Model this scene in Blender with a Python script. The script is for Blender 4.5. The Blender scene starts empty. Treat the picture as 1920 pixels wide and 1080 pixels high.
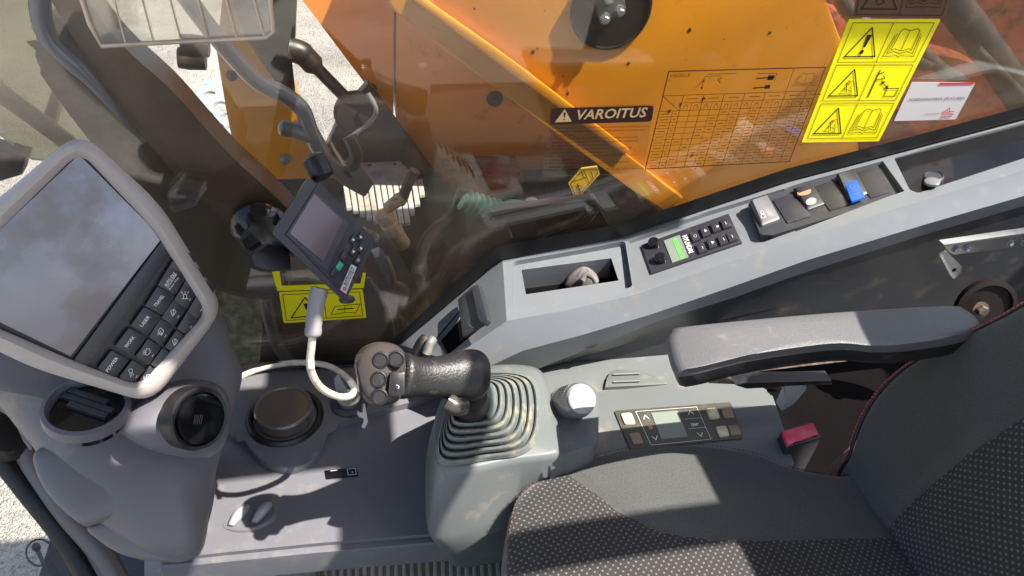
import bpy, bmesh, math, random
from mathutils import Vector as V, Matrix
from mathutils.geometry import intersect_line_plane
random.seed(7)
SC = bpy.context.scene
# ------------------------------------------------------------------ camera
FPX = 1387.0                                   # focal length in pixels of the 1920 wide picture
yaw, pitch, roll = map(math.radians, (14, 40, 5))
CAM = V((0, 0, 1.45))
_h = V((math.sin(yaw), math.cos(yaw), 0)); _r = V((math.cos(yaw), -math.sin(yaw), 0))
FW = _h*math.cos(pitch) - V((0, 0, 1))*math.sin(pitch)
_u = _r.cross(FW)
RT = _r*math.cos(roll) + _u*math.sin(roll)
UP = _u*math.cos(roll) - _r*math.sin(roll)
cd = bpy.data.cameras.new('camera'); co = bpy.data.objects.new('camera', cd)
SC.collection.objects.link(co); SC.camera = co
cd.sensor_width = 36; cd.lens = 36*FPX/1920; cd.clip_start = 0.02; cd.clip_end = 500
co.matrix_world = Matrix.Translation(CAM) @ Matrix((RT, UP, -FW)).transposed().to_4x4()
# ------------------------------------------------------------------ light
SUN = V((0.42, -0.20, 0.85)).normalized()      # towards the sun
w = bpy.data.worlds.new('World'); SC.world = w; w.use_nodes = True
nt = w.node_tree; bg = nt.nodes['Background']
sky = nt.nodes.new('ShaderNodeTexSky'); sky.sky_type = 'NISHITA'; sky.sun_disc = False
sky.sun_elevation = math.asin(SUN.z); sky.sun_rotation = math.atan2(SUN.x, SUN.y)
sky.dust_density = 2.0
nt.links.new(sky.outputs[0], bg.inputs[0]); bg.inputs[1].default_value = 0.12
ld = bpy.data.lights.new('sun', 'SUN'); lo = bpy.data.objects.new('sun', ld); SC.collection.objects.link(lo)
ld.energy = 5.0; ld.angle = math.radians(0.5); ld.color = (1.0, 0.94, 0.86)
lo.rotation_euler = SUN.to_track_quat('Z', 'Y').to_euler(); lo.location = (0, 0, 6)
SC.view_settings.view_transform = 'Standard'; SC.view_settings.look = 'None'
SC.view_settings.exposure = 1.32; SC.view_settings.gamma = 1
SC.cycles.max_bounces = 10; SC.cycles.transparent_max_bounces = 16
SC.cycles.caustics_reflective = False; SC.cycles.caustics_refractive = False
SC.cycles.sample_clamp_indirect = 6
# ------------------------------------------------------------------ geometry helpers
def ray(px, py): return (FW + RT*((px-960)/FPX) + UP*((540-py)/FPX))
def dep(px, py, d): return CAM + ray(px, py)*d          # point at camera depth d
class Pl:
    """a real plane in the cab; at() finds the point of it seen at a photo pixel"""
    def __init__(s, p, n):
        s.p = p.copy(); s.n = n.normalized()
        if s.n.dot(CAM-p) < 0: s.n = -s.n
    def at(s, px, py, h=0.0):
        r = ray(px, py); return CAM + r*(((s.p + s.n*h) - CAM).dot(s.n)/r.dot(s.n))
    def pts(s, L, h=0.0): return [s.at(x, y, h) for x, y in L]
    def off(s, h): return Pl(s.p + s.n*h, s.n)
def pz(z): return Pl(V((0, 0, z)), V((0, 0, 1)))
def py_(y): return Pl(V((0, y, 0)), V((0, -1, 0)))
def pface(px, py, d, dr=0.0, du=0.0):                   # plane turned towards the camera, then tilted
    p = dep(px, py, d); return Pl(p, (CAM-p).normalized() + RT*dr + UP*du)
def p3(a, b, c): return Pl(a, (b-a).cross(c-a))
def lerp(a, b, t): return a + (b-a)*t
def spline(P, n=8, closed=False):
    P = [V(p) for p in P]; N = len(P); out = []
    segs = N if closed else N-1
    for i in range(segs):
        if closed: a, b, c, d = P[(i-1) % N], P[i], P[(i+1) % N], P[(i+2) % N]
        else: a, b, c, d = P[max(i-1, 0)], P[i], P[i+1], P[min(i+2, N-1)]
        for k in range(n):
            t = k/n
            out.append(0.5*((2*b) + (c-a)*t + (2*a-5*b+4*c-d)*t*t + (3*b-a-3*c+d)*t**3))
    if not closed: out.append(P[-1])
    return out
def sp2(P, n=8, closed=True): return [(q[0], q[1]) for q in spline([(x, y) for x, y in P], n, closed)]
def rnd(P, r, seg=4):                                   # round the corners of a 3D polygon
    out = []; N = len(P)
    for i in range(N):
        a, b, c = P[i-1], P[i], P[(i+1) % N]
        la, lc = (a-b).length, (c-b).length
        rr = min(r, la*.45, lc*.45); p = b + (a-b)*(rr/la); q = b + (c-b)*(rr/lc)
        for k in range(seg+1):
            t = k/seg; out.append(p*(1-t)**2 + b*2*t*(1-t) + q*t*t)
    return out
def qmap(Q, u, v):                                      # Q = TL TR BR BL
    a = (Q[0][0]*(1-u)+Q[1][0]*u, Q[0][1]*(1-u)+Q[1][1]*u); b = (Q[3][0]*(1-u)+Q[2][0]*u, Q[3][1]*(1-u)+Q[2][1]*u)
    return (a[0]*(1-v)+b[0]*v, a[1]*(1-v)+b[1]*v)
# ------------------------------------------------------------------ objects
def tag(o, label=None, cat=None, group=None, kind=None):
    if label: o['label'] = label
    if cat: o['category'] = cat
    if group: o['group'] = group
    if kind: o['kind'] = kind
    return o
def thing(name, loc, label, cat, group=None):
    o = bpy.data.objects.new(name, None); SC.collection.objects.link(o); o.location = loc
    o.empty_display_size = .02
    return tag(o, label, cat, group)
def link(name, me, mat, parent=None, smooth=True, ang=35):
    o = bpy.data.objects.new(name, me); SC.collection.objects.link(o)
    if mat is not None: me.materials.append(mat)
    if smooth:
        me.polygons.foreach_set('use_smooth', [True]*len(me.polygons))
        me.set_sharp_from_angle(angle=math.radians(ang))
    if parent:
        o.parent = parent; q = parent; t = V((0, 0, 0))
        while q: t += q.location; q = q.parent
        o.matrix_parent_inverse = Matrix.Translation(-t)
    return o
def from_bm(name, bm, mat, parent=None, smooth=True, ang=35):
    bmesh.ops.recalc_face_normals(bm, faces=bm.faces)
    me = bpy.data.meshes.new(name); bm.to_mesh(me); bm.free()
    return link(name, me, mat, parent, smooth, ang)
def add_prism(bm, P, dvec, bev=0, seg=2):
    vs = [bm.verts.new(p) for p in P]; f = bm.faces.new(vs)
    lo = [bm.verts.new(p + dvec) for p in P]; N = len(P)
    bm.faces.new(lo[::-1]); ed = []
    for i in range(N):
        bm.faces.new((vs[i], lo[i], lo[(i+1) % N], vs[(i+1) % N]))
    if bev > 0:
        es = [e for e in f.edges]
        bmesh.ops.bevel(bm, geom=es, offset=bev, segments=seg, profile=0.6, affect='EDGES', clamp_overlap=True)
def prism(name, pl, L, h, t, mat, parent=None, bev=0, r=0, seg=2, smooth=True):
    """outline L (photo pixels or points) on plane pl raised by h, t thick"""
    P = [pl.at(*q, h) if len(q) == 2 else V(q) for q in L]
    if r: P = rnd(P, r)
    bm = bmesh.new(); add_prism(bm, P, -pl.n*t, bev, seg)
    return from_bm(name, bm, mat, parent, smooth)
def loft_bm(bm, rings, cap0=True, cap1=True, closed=True):
    R = [[bm.verts.new(p) for p in r] for r in rings]; N = len(R[0])
    for a, b in zip(R, R[1:]):
        for i in range(N if closed else N-1):
            j = (i+1) % N; bm.faces.new((a[i], a[j], b[j], b[i]))
    if cap0: bm.faces.new(R[0][::-1])
    if cap1: bm.faces.new(R[-1])
def loft(name, rings, mat, parent=None, cap0=True, cap1=True, closed=True, ang=35):
    bm = bmesh.new(); loft_bm(bm, rings, cap0, cap1, closed); return from_bm(name, bm, mat, parent, True, ang)
def frames(P):
    T = []
    for i in range(len(P)):
        T.append((P[min(i+1, len(P)-1)] - P[max(i-1, 0)]).normalized())
    a = T[0].orthogonal().normalized(); out = []
    for t in T:
        a = (a - t*a.dot(t)).normalized(); out.append((t, a, t.cross(a)))
    return out
def tube_bm(bm, P, r, n=10, radii=None):
    rings = []
    for i, ((t, a, b), p) in enumerate(zip(frames(P), P)):
        rr = radii[i] if radii else r
        rings.append([p + (a*math.cos(2*math.pi*k/n) + b*math.sin(2*math.pi*k/n))*rr for k in range(n)])
    loft_bm(bm, rings)
def tube(name, P, r, mat, parent=None, n=10, sm=6, radii=None):
    if sm: P = spline(P, sm)
    bm = bmesh.new(); tube_bm(bm, P, r, n, radii); return from_bm(name, bm, mat, parent, True, 50)
def lathe_bm(bm, c, ax, prof, n=28):
    ax = ax.normalized(); a = ax.orthogonal().normalized(); b = ax.cross(a)
    rings = [[c + ax*t + (a*math.cos(2*math.pi*k/n) + b*math.sin(2*math.pi*k/n))*max(r, 1e-5) for k in range(n)] for r, t in prof]
    loft_bm(bm, rings)
def lathe(name, c, ax, prof, mat, parent=None, n=28, ang=35):
    bm = bmesh.new(); lathe_bm(bm, c, ax, prof, n); return from_bm(name, bm, mat, parent, True, ang)
def bolt(parent, p, ax, r, mat, name='bolt'):
    bm = bmesh.new(); lathe_bm(bm, p, ax, [(r*1.5, 0), (r*1.5, r*.3), (r*1.1, r*.35)], 14)
    lathe_bm(bm, p + ax.normalized()*r*.36, ax, [(r, 0), (r, r*.7), (r*.8, r*.9)], 6)
    return from_bm(name, bm, mat, parent)
def dome(name, P, n, H, mat, parent=None, p=2.4, rings=14, depth=0.02, c=None, ang=40):
    c = c or sum(P, V((0, 0, 0)))/len(P); L = []
    L.append([q - n*depth for q in P])
    for k in range(rings):
        a = math.pi/2*k/rings; s = math.cos(a)**(2/p); h = math.sin(a)**(2/p)*H
        L.append([c + (q-c)*s + n*h for q in P])
    return loft(name, L, mat, parent, ang=ang)
def cut(o, cutters):
    for k in cutters:
        m = o.modifiers.new('c', 'BOOLEAN'); m.object = k; m.operation = 'DIFFERENCE'; m.solver = 'EXACT'
    bpy.context.view_layer.update()
    dg = bpy.context.evaluated_depsgraph_get(); me = bpy.data.meshes.new_from_object(o.evaluated_get(dg))
    o.modifiers.clear(); o.data = me
    me.polygons.foreach_set('use_smooth', [True]*len(me.polygons)); me.set_sharp_from_angle(angle=math.radians(30))
    for k in cutters: bpy.data.objects.remove(k)
# ------------------------------------------------------------------ print (flat lettering and icons)
_tc = {}
def text_geo(s, bold=0.0, shear=0.0):
    k = (s, bold, shear)
    if k not in _tc:
        cu = bpy.data.curves.new('t', 'FONT'); cu.body = s; cu.offset = bold; cu.shear = shear; cu.resolution_u = 2
        o = bpy.data.objects.new('t', cu); SC.collection.objects.link(o); bpy.context.view_layer.update()
        me = bpy.data.meshes.new_from_object(o.evaluated_get(bpy.context.evaluated_depsgraph_get()))
        vs = [(v.co.x, v.co.y) for v in me.vertices]; fs = [tuple(p.vertices) for p in me.polygons]
        x0, x1 = min(v[0] for v in vs), max(v[0] for v in vs); y1 = max(v[1] for v in vs); y0 = 0 if min(v[1] for v in vs) > -.1 else min(v[1] for v in vs)
        _tc[k] = ([((x-x0)/(x1-x0), (y-y0)/(y1-y0)) for x, y in vs], fs)
        bpy.data.objects.remove(o); bpy.data.meshes.remove(me)
    return _tc[k]
class Print:
    def __init__(s, pl, h=0.0006): s.pl = pl; s.h = h; s.v = []; s.f = []
    def poly(s, L, Q=None):
        if Q: L = [qmap(Q, *q) for q in L]
        b = len(s.v); s.v += [s.pl.at(x, y, s.h) for x, y in L]; s.f.append(tuple(range(b, b+len(L))))
    def line(s, L, w, Q=None, closed=False):
        if Q: L = [qmap(Q, *q) for q in L]
        P = [s.pl.at(x, y, s.h) for x, y in L]
        if closed: P.append(P[0])
        for a, b in zip(P, P[1:]):
            d = b-a
            if d.length < 1e-6: continue
            d.normalize(); m = s.pl.n.cross(d)*w/2; e = d*w*.35; k = len(s.v)
            s.v += [a-e+m, a-e-m, b+e-m, b+e+m]; s.f.append((k, k+1, k+2, k+3))
    def disc(s, c, r, Q=None, n=16):
        s.poly([(c[0]+r*math.cos(2*math.pi*k/n), c[1]+r*math.sin(2*math.pi*k/n)*(1 if Q is None else 1.2)) for k in range(n)], Q)
    def ring(s, c, r, w, Q=None, n=20, ry=None):
        s.line([(c[0]+r*math.cos(2*math.pi*k/n), c[1]+(ry or r)*math.sin(2*math.pi*k/n)) for k in range(n)], w, Q, True)
    def text(s, t, bl, br, tl, bold=0.0, shear=0.0):
        vs, fs = text_geo(t, bold, shear); b = len(s.v)
        for u, v in vs:
            s.v.append(s.pl.at(bl[0]+(br[0]-bl[0])*u+(tl[0]-bl[0])*v, bl[1]+(br[1]-bl[1])*u+(tl[1]-bl[1])*v, s.h))
        s.f += [tuple(b+i for i in f) for f in fs]
    def build(s, name, mat, parent):
        me = bpy.data.meshes.new(name); me.from_pydata([tuple(v) for v in s.v], [], s.f); me.update()
        return link(name, me, mat, parent, False)
# ------------------------------------------------------------------ materials
def lin(c):
    return tuple(((x/255)/12.92 if x/255 <= .04045 else (((x/255)+.055)/1.055)**2.4) for x in c)
def mat(name, rgb, rough=.5, metal=0, var=.12, vs=6, bump=0.0, bs=400, dirt=None, dscale=25, dthr=.62, coat=0, spec=.5, scratch=0):
    m = bpy.data.materials.new(name); m.use_nodes = True; t = m.node_tree; N = t.nodes; b = N['Principled BSDF']
    c = lin(rgb); b.inputs['Roughness'].default_value = rough; b.inputs['Metallic'].default_value = metal
    b.inputs['Specular IOR Level'].default_value = spec; b.inputs['Coat Weight'].default_value = coat; b.inputs['Coat Roughness'].default_value = .08
    tc = N.new('ShaderNodeNewGeometry'); src = tc.outputs['Position']
    n = N.new('ShaderNodeTexNoise'); n.inputs['Scale'].default_value = vs; n.inputs['Detail'].default_value = 6; t.links.new(src, n.inputs['Vector'])
    mr = N.new('ShaderNodeMapRange'); mr.inputs[1].default_value = .3; mr.inputs[2].default_value = .7
    mr.inputs[3].default_value = 1-var; mr.inputs[4].default_value = 1+var; t.links.new(n.outputs[0], mr.inputs[0])
    mx = N.new('ShaderNodeVectorMath'); mx.operation = 'SCALE'; mx.inputs[0].default_value = c; t.links.new(mr.outputs[0], mx.inputs['Scale'])
    out = mx.outputs[0]
    if dirt:
        n2 = N.new('ShaderNodeTexNoise'); n2.inputs['Scale'].default_value = dscale; n2.inputs['Detail'].default_value = 8; n2.inputs['Roughness'].default_value = .65
        t.links.new(src, n2.inputs['Vector'])
        r = N.new('ShaderNodeMapRange'); r.inputs[1].default_value = dthr-.08; r.inputs[2].default_value = dthr+.12; t.links.new(n2.outputs[0], r.inputs[0])
        mm = N.new('ShaderNodeMix'); mm.data_type = 'RGBA'; t.links.new(r.outputs[0], mm.inputs[0]); t.links.new(out, mm.inputs[6])
        mm.inputs[7].default_value = (*lin(dirt), 1); out = mm.outputs[2]
        r2 = N.new('ShaderNodeMapRange'); r2.inputs[3].default_value = rough; r2.inputs[4].default_value = min(1, rough+.3); t.links.new(r.outputs[0], r2.inputs[0])
        t.links.new(r2.outputs[0], b.inputs['Roughness'])
    else:
        r2 = N.new('ShaderNodeMapRange'); r2.inputs[1].default_value = .3; r2.inputs[2].default_value = .7
        r2.inputs[3].default_value = max(.02, rough-.07); r2.inputs[4].default_value = min(1, rough+.07)
        n3 = N.new('ShaderNodeTexNoise'); n3.inputs['Scale'].default_value = 30; n3.inputs['Detail'].default_value = 5; t.links.new(src, n3.inputs['Vector'])
        t.links.new(n3.outputs[0], r2.inputs[0]); t.links.new(r2.outputs[0], b.inputs['Roughness'])
    t.links.new(out, b.inputs['Base Color'])
    if bump:
        n4 = N.new('ShaderNodeTexNoise'); n4.inputs['Scale'].default_value = bs; n4.inputs['Detail'].default_value = 3; t.links.new(src, n4.inputs['Vector'])
        bp = N.new('ShaderNodeBump'); bp.inputs['Strength'].default_value = bump; bp.inputs['Distance'].default_value = .001
        t.links.new(n4.outputs[0], bp.inputs['Height']); t.links.new(bp.outputs[0], b.inputs['Normal'])
    return m
def glass_mat(name, tint, refl=.06, rough=.02, haze=0.0, hz=(200, 200, 190)):
    m = bpy.data.materials.new(name); m.use_nodes = True; t = m.node_tree; N = t.nodes; N.remove(N['Principled BSDF'])
    o = N['Material Output']; tr = N.new('ShaderNodeBsdfTransparent'); tr.inputs[0].default_value = (*tint, 1)
    g = N.new('ShaderNodeBsdfGlossy'); g.inputs['Roughness'].default_value = rough
    fr = N.new('ShaderNodeLayerWeight'); fr.inputs[0].default_value = .35
    mr = N.new('ShaderNodeMapRange'); mr.inputs[3].default_value = refl; mr.inputs[4].default_value = .7; t.links.new(fr.outputs['Fresnel'], mr.inputs[0])
    mx = N.new('ShaderNodeMixShader'); t.links.new(mr.outputs[0], mx.inputs[0]); t.links.new(tr.outputs[0], mx.inputs[1]); t.links.new(g.outputs[0], mx.inputs[2])
    last = mx.outputs[0]
    if haze:                                             # dust on the pane, raised to carry veiling glare as pale colour
        d = N.new('ShaderNodeBsdfDiffuse'); d.inputs[0].default_value = (*lin(hz), 1)
        gp = N.new('ShaderNodeNewGeometry'); n = N.new('ShaderNodeTexNoise'); n.inputs['Scale'].default_value = 5; n.inputs['Detail'].default_value = 9
        t.links.new(gp.outputs['Position'], n.inputs['Vector'])
        r = N.new('ShaderNodeMapRange'); r.inputs[1].default_value = .35; r.inputs[2].default_value = .75; r.inputs[3].default_value = haze*.4; r.inputs[4].default_value = haze*1.6
        t.links.new(n.outputs[0], r.inputs[0]); m2 = N.new('ShaderNodeMixShader'); t.links.new(r.outputs[0], m2.inputs[0])
        t.links.new(last, m2.inputs[1]); t.links.new(d.outputs[0], m2.inputs[2]); last = m2.outputs[0]
    t.links.new(last, o.inputs[0]); return m
# ================================================================== MATERIALS
M = {}
M['grey'] = mat('light_grey_plastic', (108, 112, 116), .42, var=.05, bump=.12, bs=900, dirt=(124, 119, 112), dscale=46, dthr=.64)
M['grey2'] = mat('mid_grey_plastic', (98, 102, 101), .45, var=.05, bump=.15, bs=900, dirt=(140, 128, 112), dscale=18, dthr=.66)
M['bezel'] = mat('beige_grey_plastic', (184, 175, 168), .38, var=.04, bump=.1, bs=900, dirt=(150, 138, 124), dscale=12, dthr=.7)
M['dash'] = mat('dash_plastic', (96, 95, 100), .42, var=.06, bump=.15, bs=900, dirt=(132, 122, 112), dscale=10, dthr=.64)
M['dash2'] = mat('warm_dash_plastic', (108, 105, 105), .45, var=.05, bump=.12, bs=900, dirt=(150, 140, 126), dscale=9, dthr=.66)
M['tray'] = mat('tray_plastic', (102, 102, 107), .5, var=.06, bump=.15, bs=900, dirt=(116, 113, 110), dscale=40, dthr=.6)
M['dark'] = mat('dark_plastic', (52, 54, 58), .42, var=.1, bump=.15, bs=800, dirt=(84, 78, 70), dscale=20, dthr=.62)
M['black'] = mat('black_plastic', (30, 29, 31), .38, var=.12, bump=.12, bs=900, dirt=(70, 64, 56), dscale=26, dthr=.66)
M['key'] = mat('key_plastic', (50, 49, 54), .32, var=.08, dirt=(84, 78, 72), dscale=40, dthr=.66)
M['matblack'] = mat('matt_black_paint', (26, 20, 17), .6, var=.15, spec=.25, dirt=(52, 42, 34), dscale=14, dthr=.66)
M['cavity'] = mat('liner_and_shade_black', (14, 13, 13), .95, var=.2, spec=.05)  # near-black for liners and for the painted shade beside the seat
M['keypad'] = mat('lit_keypad', (72, 70, 62), .45, var=.06, dirt=(100, 94, 84), dscale=40, dthr=.62)  # key plastic made lighter and olive, as sunlight shows it
M['gloss'] = mat('gloss_black', (18, 18, 20), .12, var=.1)
M['grip'] = mat('grip_rubber', (32, 31, 31), .4, var=.14, bump=.55, bs=420, dirt=(88, 78, 68), dscale=30, dthr=.62)
M['head'] = mat('grip_head_plastic', (66, 59, 55), .2, var=.12, dirt=(110, 96, 82), dscale=34, dthr=.62)
M['boot'] = mat('boot_rubber', (104, 110, 108), .55, var=.08, bump=.2, bs=500, dirt=(160, 152, 128), dscale=40, dthr=.58)
M['screen'] = mat('screen_glass', (118, 118, 134), .12, .42, var=.22, vs=5, coat=.6, dirt=(112, 106, 108), dscale=9, dthr=.52)
M['screen2'] = mat('small_screen', (92, 76, 74), .18, var=.05, coat=.6)
M['lcd'] = mat('lcd_grey', (120, 128, 118), .3, var=.03)
M['lcdg'] = mat('lcd_green', (96, 190, 84), .4, var=.03)
M['white'] = mat('white_ink', (226, 226, 222), .5, var=.02)
M['amberink'] = mat('amber_ink', (214, 150, 96), .5, var=.02)
M['blackink'] = mat('black_ink', (24, 20, 14), .5, var=.02)
M['brownink'] = mat('brown_ink', (58, 24, 12), .5, var=.05)
M['creamink'] = mat('cream_ink', (238, 196, 140), .5, var=.02)
M['red'] = mat('red_plastic', (232, 74, 104), .3, var=.05, coat=.3)
M['redink'] = mat('red_ink', (196, 40, 52), .5, var=.03)
M['redthread'] = mat('red_thread', (196, 70, 58), .7, var=.2, vs=60)
M['blue'] = mat('blue_plastic', (32, 84, 176), .35, var=.06)
M['salmon'] = mat('salmon_plastic', (226, 130, 100), .4, var=.05)
M['greenlamp'] = mat('green_button', (40, 150, 110), .3)
M['cream'] = mat('cream_button', (206, 200, 160), .4, var=.06, dirt=(160, 130, 100), dscale=60, dthr=.6)
M['tan'] = mat('tan_button', (140, 118, 102), .4, var=.08)
M['silver'] = mat('satin_silver', (150, 152, 154), .5, var=.04, metal=.1)
M['steel'] = mat('zinc_steel', (180, 182, 180), .3, metal=.85, var=.08, vs=40)
M['whitecable'] = mat('white_cable', (214, 204, 188), .4, var=.05, dirt=(160, 138, 112), dscale=60, dthr=.6)
M['greyplug'] = mat('grey_plug', (140, 138, 140), .35, var=.04)
M['orange'] = mat('orange_paint', (208, 134, 8), .34, var=.05, coat=.25, dirt=(70, 40, 20), dscale=32, dthr=.72)
M['orange2'] = mat('orange_paint_dusty', (250, 152, 22), .36, var=.07, vs=3, coat=.2, dirt=(150, 80, 34), dscale=14, dthr=.68)
M['orange3'] = mat('weathered_orange', (150, 74, 36), .5, var=.16, vs=7, dirt=(52, 38, 30), dscale=30, dthr=.56)
M['blackpaint'] = mat('black_paint', (34, 28, 24), .4, var=.2, dirt=(84, 70, 56), dscale=14, dthr=.56)
M['deck'] = mat('grimy_deck', (44, 38, 32), .6, var=.3, vs=12, dirt=(104, 88, 70), dscale=18, dthr=.54, bump=.4, bs=120)
M['rail'] = mat('grey_rail_paint', (110, 108, 110), .28, var=.08, coat=.3, dirt=(96, 86, 78), dscale=20, dthr=.64)
M['galv'] = mat('galvanised', (176, 184, 184), .4, metal=.4, var=.1, vs=30, dirt=(140, 130, 116), dscale=16, dthr=.6)
M['alu'] = mat('aluminium_tread', (176, 174, 168), .45, metal=0, var=.1, vs=30, dirt=(140, 116, 90), dscale=22, dthr=.58)
M['brass'] = mat('dull_brass', (170, 140, 100), .45, metal=.3, var=.14, vs=40, dirt=(210, 180, 150), dscale=50, dthr=.54)
M['hose'] = mat('hose_rubber', (58, 52, 48), .5, var=.2, dirt=(120, 100, 80), dscale=18, dthr=.56)
M['coil'] = mat('pale_green_conduit', (120, 176, 150), .3, var=.1)
M['yellow'] = mat('sticker_yellow', (236, 222, 12), .4, var=.02)
M['oldyellow'] = mat('faded_yellow', (220, 176, 50), .45, var=.06)
M['paper'] = mat('sticker_white', (186, 182, 182), .5, var=.02)
M['brownst'] = mat('brown_sticker', (96, 66, 46), .4, var=.05)
M['gasket'] = mat('gasket_rubber', (16, 15, 16), .45, var=.1)
M['pillar'] = mat('reflection_dark', (66, 66, 54), .3, var=.18, vs=4, coat=.3, dirt=(96, 84, 66), dscale=6, dthr=.56)
M['pillar2'] = mat('pillar_paint', (96, 76, 60), .3, var=.16, vs=4, coat=.3, dirt=(120, 100, 80), dscale=8, dthr=.58)
M['roof'] = mat('headliner', (150, 148, 142), .8, var=.03)
M['frame'] = mat('cab_frame_paint', (112, 106, 100), .4, var=.1, dirt=(150, 140, 128), dscale=9, dthr=.6)
M['belt'] = mat('belt_webbing', (112, 106, 103), .7, var=.08, bump=.5, bs=300)
M['cuplid'] = mat('smoked_lid', (98, 88, 80), .2, var=.12, vs=20, coat=.6)
M['mud'] = mat('mud', (170, 172, 140), .5, var=.4, vs=40, dirt=(52, 70, 60), dscale=50, dthr=.5, bump=.6, bs=90)
M['thread2'] = mat('brown_thread', (96, 62, 58), .8, var=.2)
M['mat_'] = mat('floor_mat', (184, 174, 152), .7, var=.15, vs=20, dirt=(170, 158, 138), dscale=12, dthr=.55)
M['alumframe'] = mat('sill_trim', (150, 142, 130), .4, var=.1, dirt=(190, 180, 160), dscale=30, dthr=.55)
M['glass'] = glass_mat('window_glass', (.965, .965, .945), .028, .02, haze=.046, hz=(210, 180, 140))
M['tglass'] = glass_mat('windshield_glass', (.52, .54, .45), .05, .03, haze=.08, hz=(120, 125, 105))
M['acrylic'] = glass_mat('clear_acrylic', (.9, .9, .86), .12, .05, haze=.14, hz=(220, 214, 200))
M['acrylicrim'] = glass_mat('acrylic_edge', (.8, .72, .6), .3, .1, haze=.8, hz=(235, 210, 185))  # strong pale haze paints the bright glow along the edge
M['clear'] = glass_mat('clear_film', (.97, .97, .96), .03, .1, haze=.012)

def fabric_mat():
    m = bpy.data.materials.new('seat_fabric'); m.use_nodes = True; t = m.node_tree; N = t.nodes; b = N['Principled BSDF']
    b.inputs['Roughness'].default_value = .85; b.inputs['Sheen Weight'].default_value = .35; b.inputs['Sheen Roughness'].default_value = .4
    L = t.links.new
    uv = N.new('ShaderNodeAttribute'); uv.attribute_name = 'plan'; z = N.new('ShaderNodeAttribute'); z.attribute_name = 'zone'
    sx = N.new('ShaderNodeSeparateXYZ'); L(uv.outputs['Vector'], sx.inputs[0])
    def mth(op, a, b_=None, c=None):
        n = N.new('ShaderNodeMath'); n.operation = op
        for i, q in enumerate((a, b_, c)):
            if q is None: continue
            if isinstance(q, (int, float)): n.inputs[i].default_value = q
            else: L(q, n.inputs[i])
        return n.outputs[0]
    # staggered light dots in the weave
    k = 2*math.pi/.0098
    cx = mth('COSINE', mth('MULTIPLY', sx.outputs[0], k)); cy = mth('COSINE', mth('MULTIPLY', sx.outputs[1], k))
    pr = mth('MULTIPLY', cx, cy)                              # staggered checker of bumps
    dot = N.new('ShaderNodeMapRange'); dot.inputs[1].default_value = .5; dot.inputs[2].default_value = .85; L(pr, dot.inputs[0])
    # fine knit of the plain cloth
    k2 = 2*math.pi/.0034
    fx = mth('COSINE', mth('MULTIPLY', mth('ADD', sx.outputs[0], sx.outputs[1]), k2)); fy = mth('COSINE', mth('MULTIPLY', mth('SUBTRACT', sx.outputs[0], sx.outputs[1]), k2))
    kn = mth('MULTIPLY', fx, fy)
    isz = mth('GREATER_THAN', z.outputs['Fac'], 0.0)
    nz = N.new('ShaderNodeTexNoise'); nz.inputs['Scale'].default_value = 420; L(uv.outputs['Vector'], nz.inputs['Vector'])
    n2 = N.new('ShaderNodeTexNoise'); n2.inputs['Scale'].default_value = 7; n2.inputs['Detail'].default_value = 5; L(uv.outputs['Vector'], n2.inputs['Vector'])
    def mixc(f, a, b_):
        n = N.new('ShaderNodeMix'); n.data_type = 'RGBA'; L(f, n.inputs[0])
        for i, q in ((6, a), (7, b_)):
            if isinstance(q, tuple): n.inputs[i].default_value = (*lin(q), 1)
            else: L(q, n.inputs[i])
        return n.outputs[2]
    plain = mixc(nz.outputs[0], (44, 44, 42), (90, 93, 89))
    pat = mixc(dot.outputs[0], (44, 42, 41), (108, 104, 99))
    base = mixc(isz, plain, pat)
    sc = N.new('ShaderNodeMapRange'); sc.inputs[1].default_value = .3; sc.inputs[2].default_value = .7; sc.inputs[3].default_value = .84; sc.inputs[4].default_value = 1.16; L(n2.outputs[0], sc.inputs[0])
    vm = N.new('ShaderNodeVectorMath'); vm.operation = 'SCALE'; L(base, vm.inputs[0]); L(sc.outputs[0], vm.inputs['Scale']); L(vm.outputs[0], b.inputs['Base Color'])
    h = mth('ADD', mth('MULTIPLY', mth('MULTIPLY', dot.outputs[0], isz), 1.0), mth('MULTIPLY', kn, .3))
    bp = N.new('ShaderNodeBump'); bp.inputs['Strength'].default_value = .6; bp.inputs['Distance'].default_value = .0012; L(h, bp.inputs['Height']); L(bp.outputs[0], b.inputs['Normal'])
    return m
M['fabric'] = fabric_mat()
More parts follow.
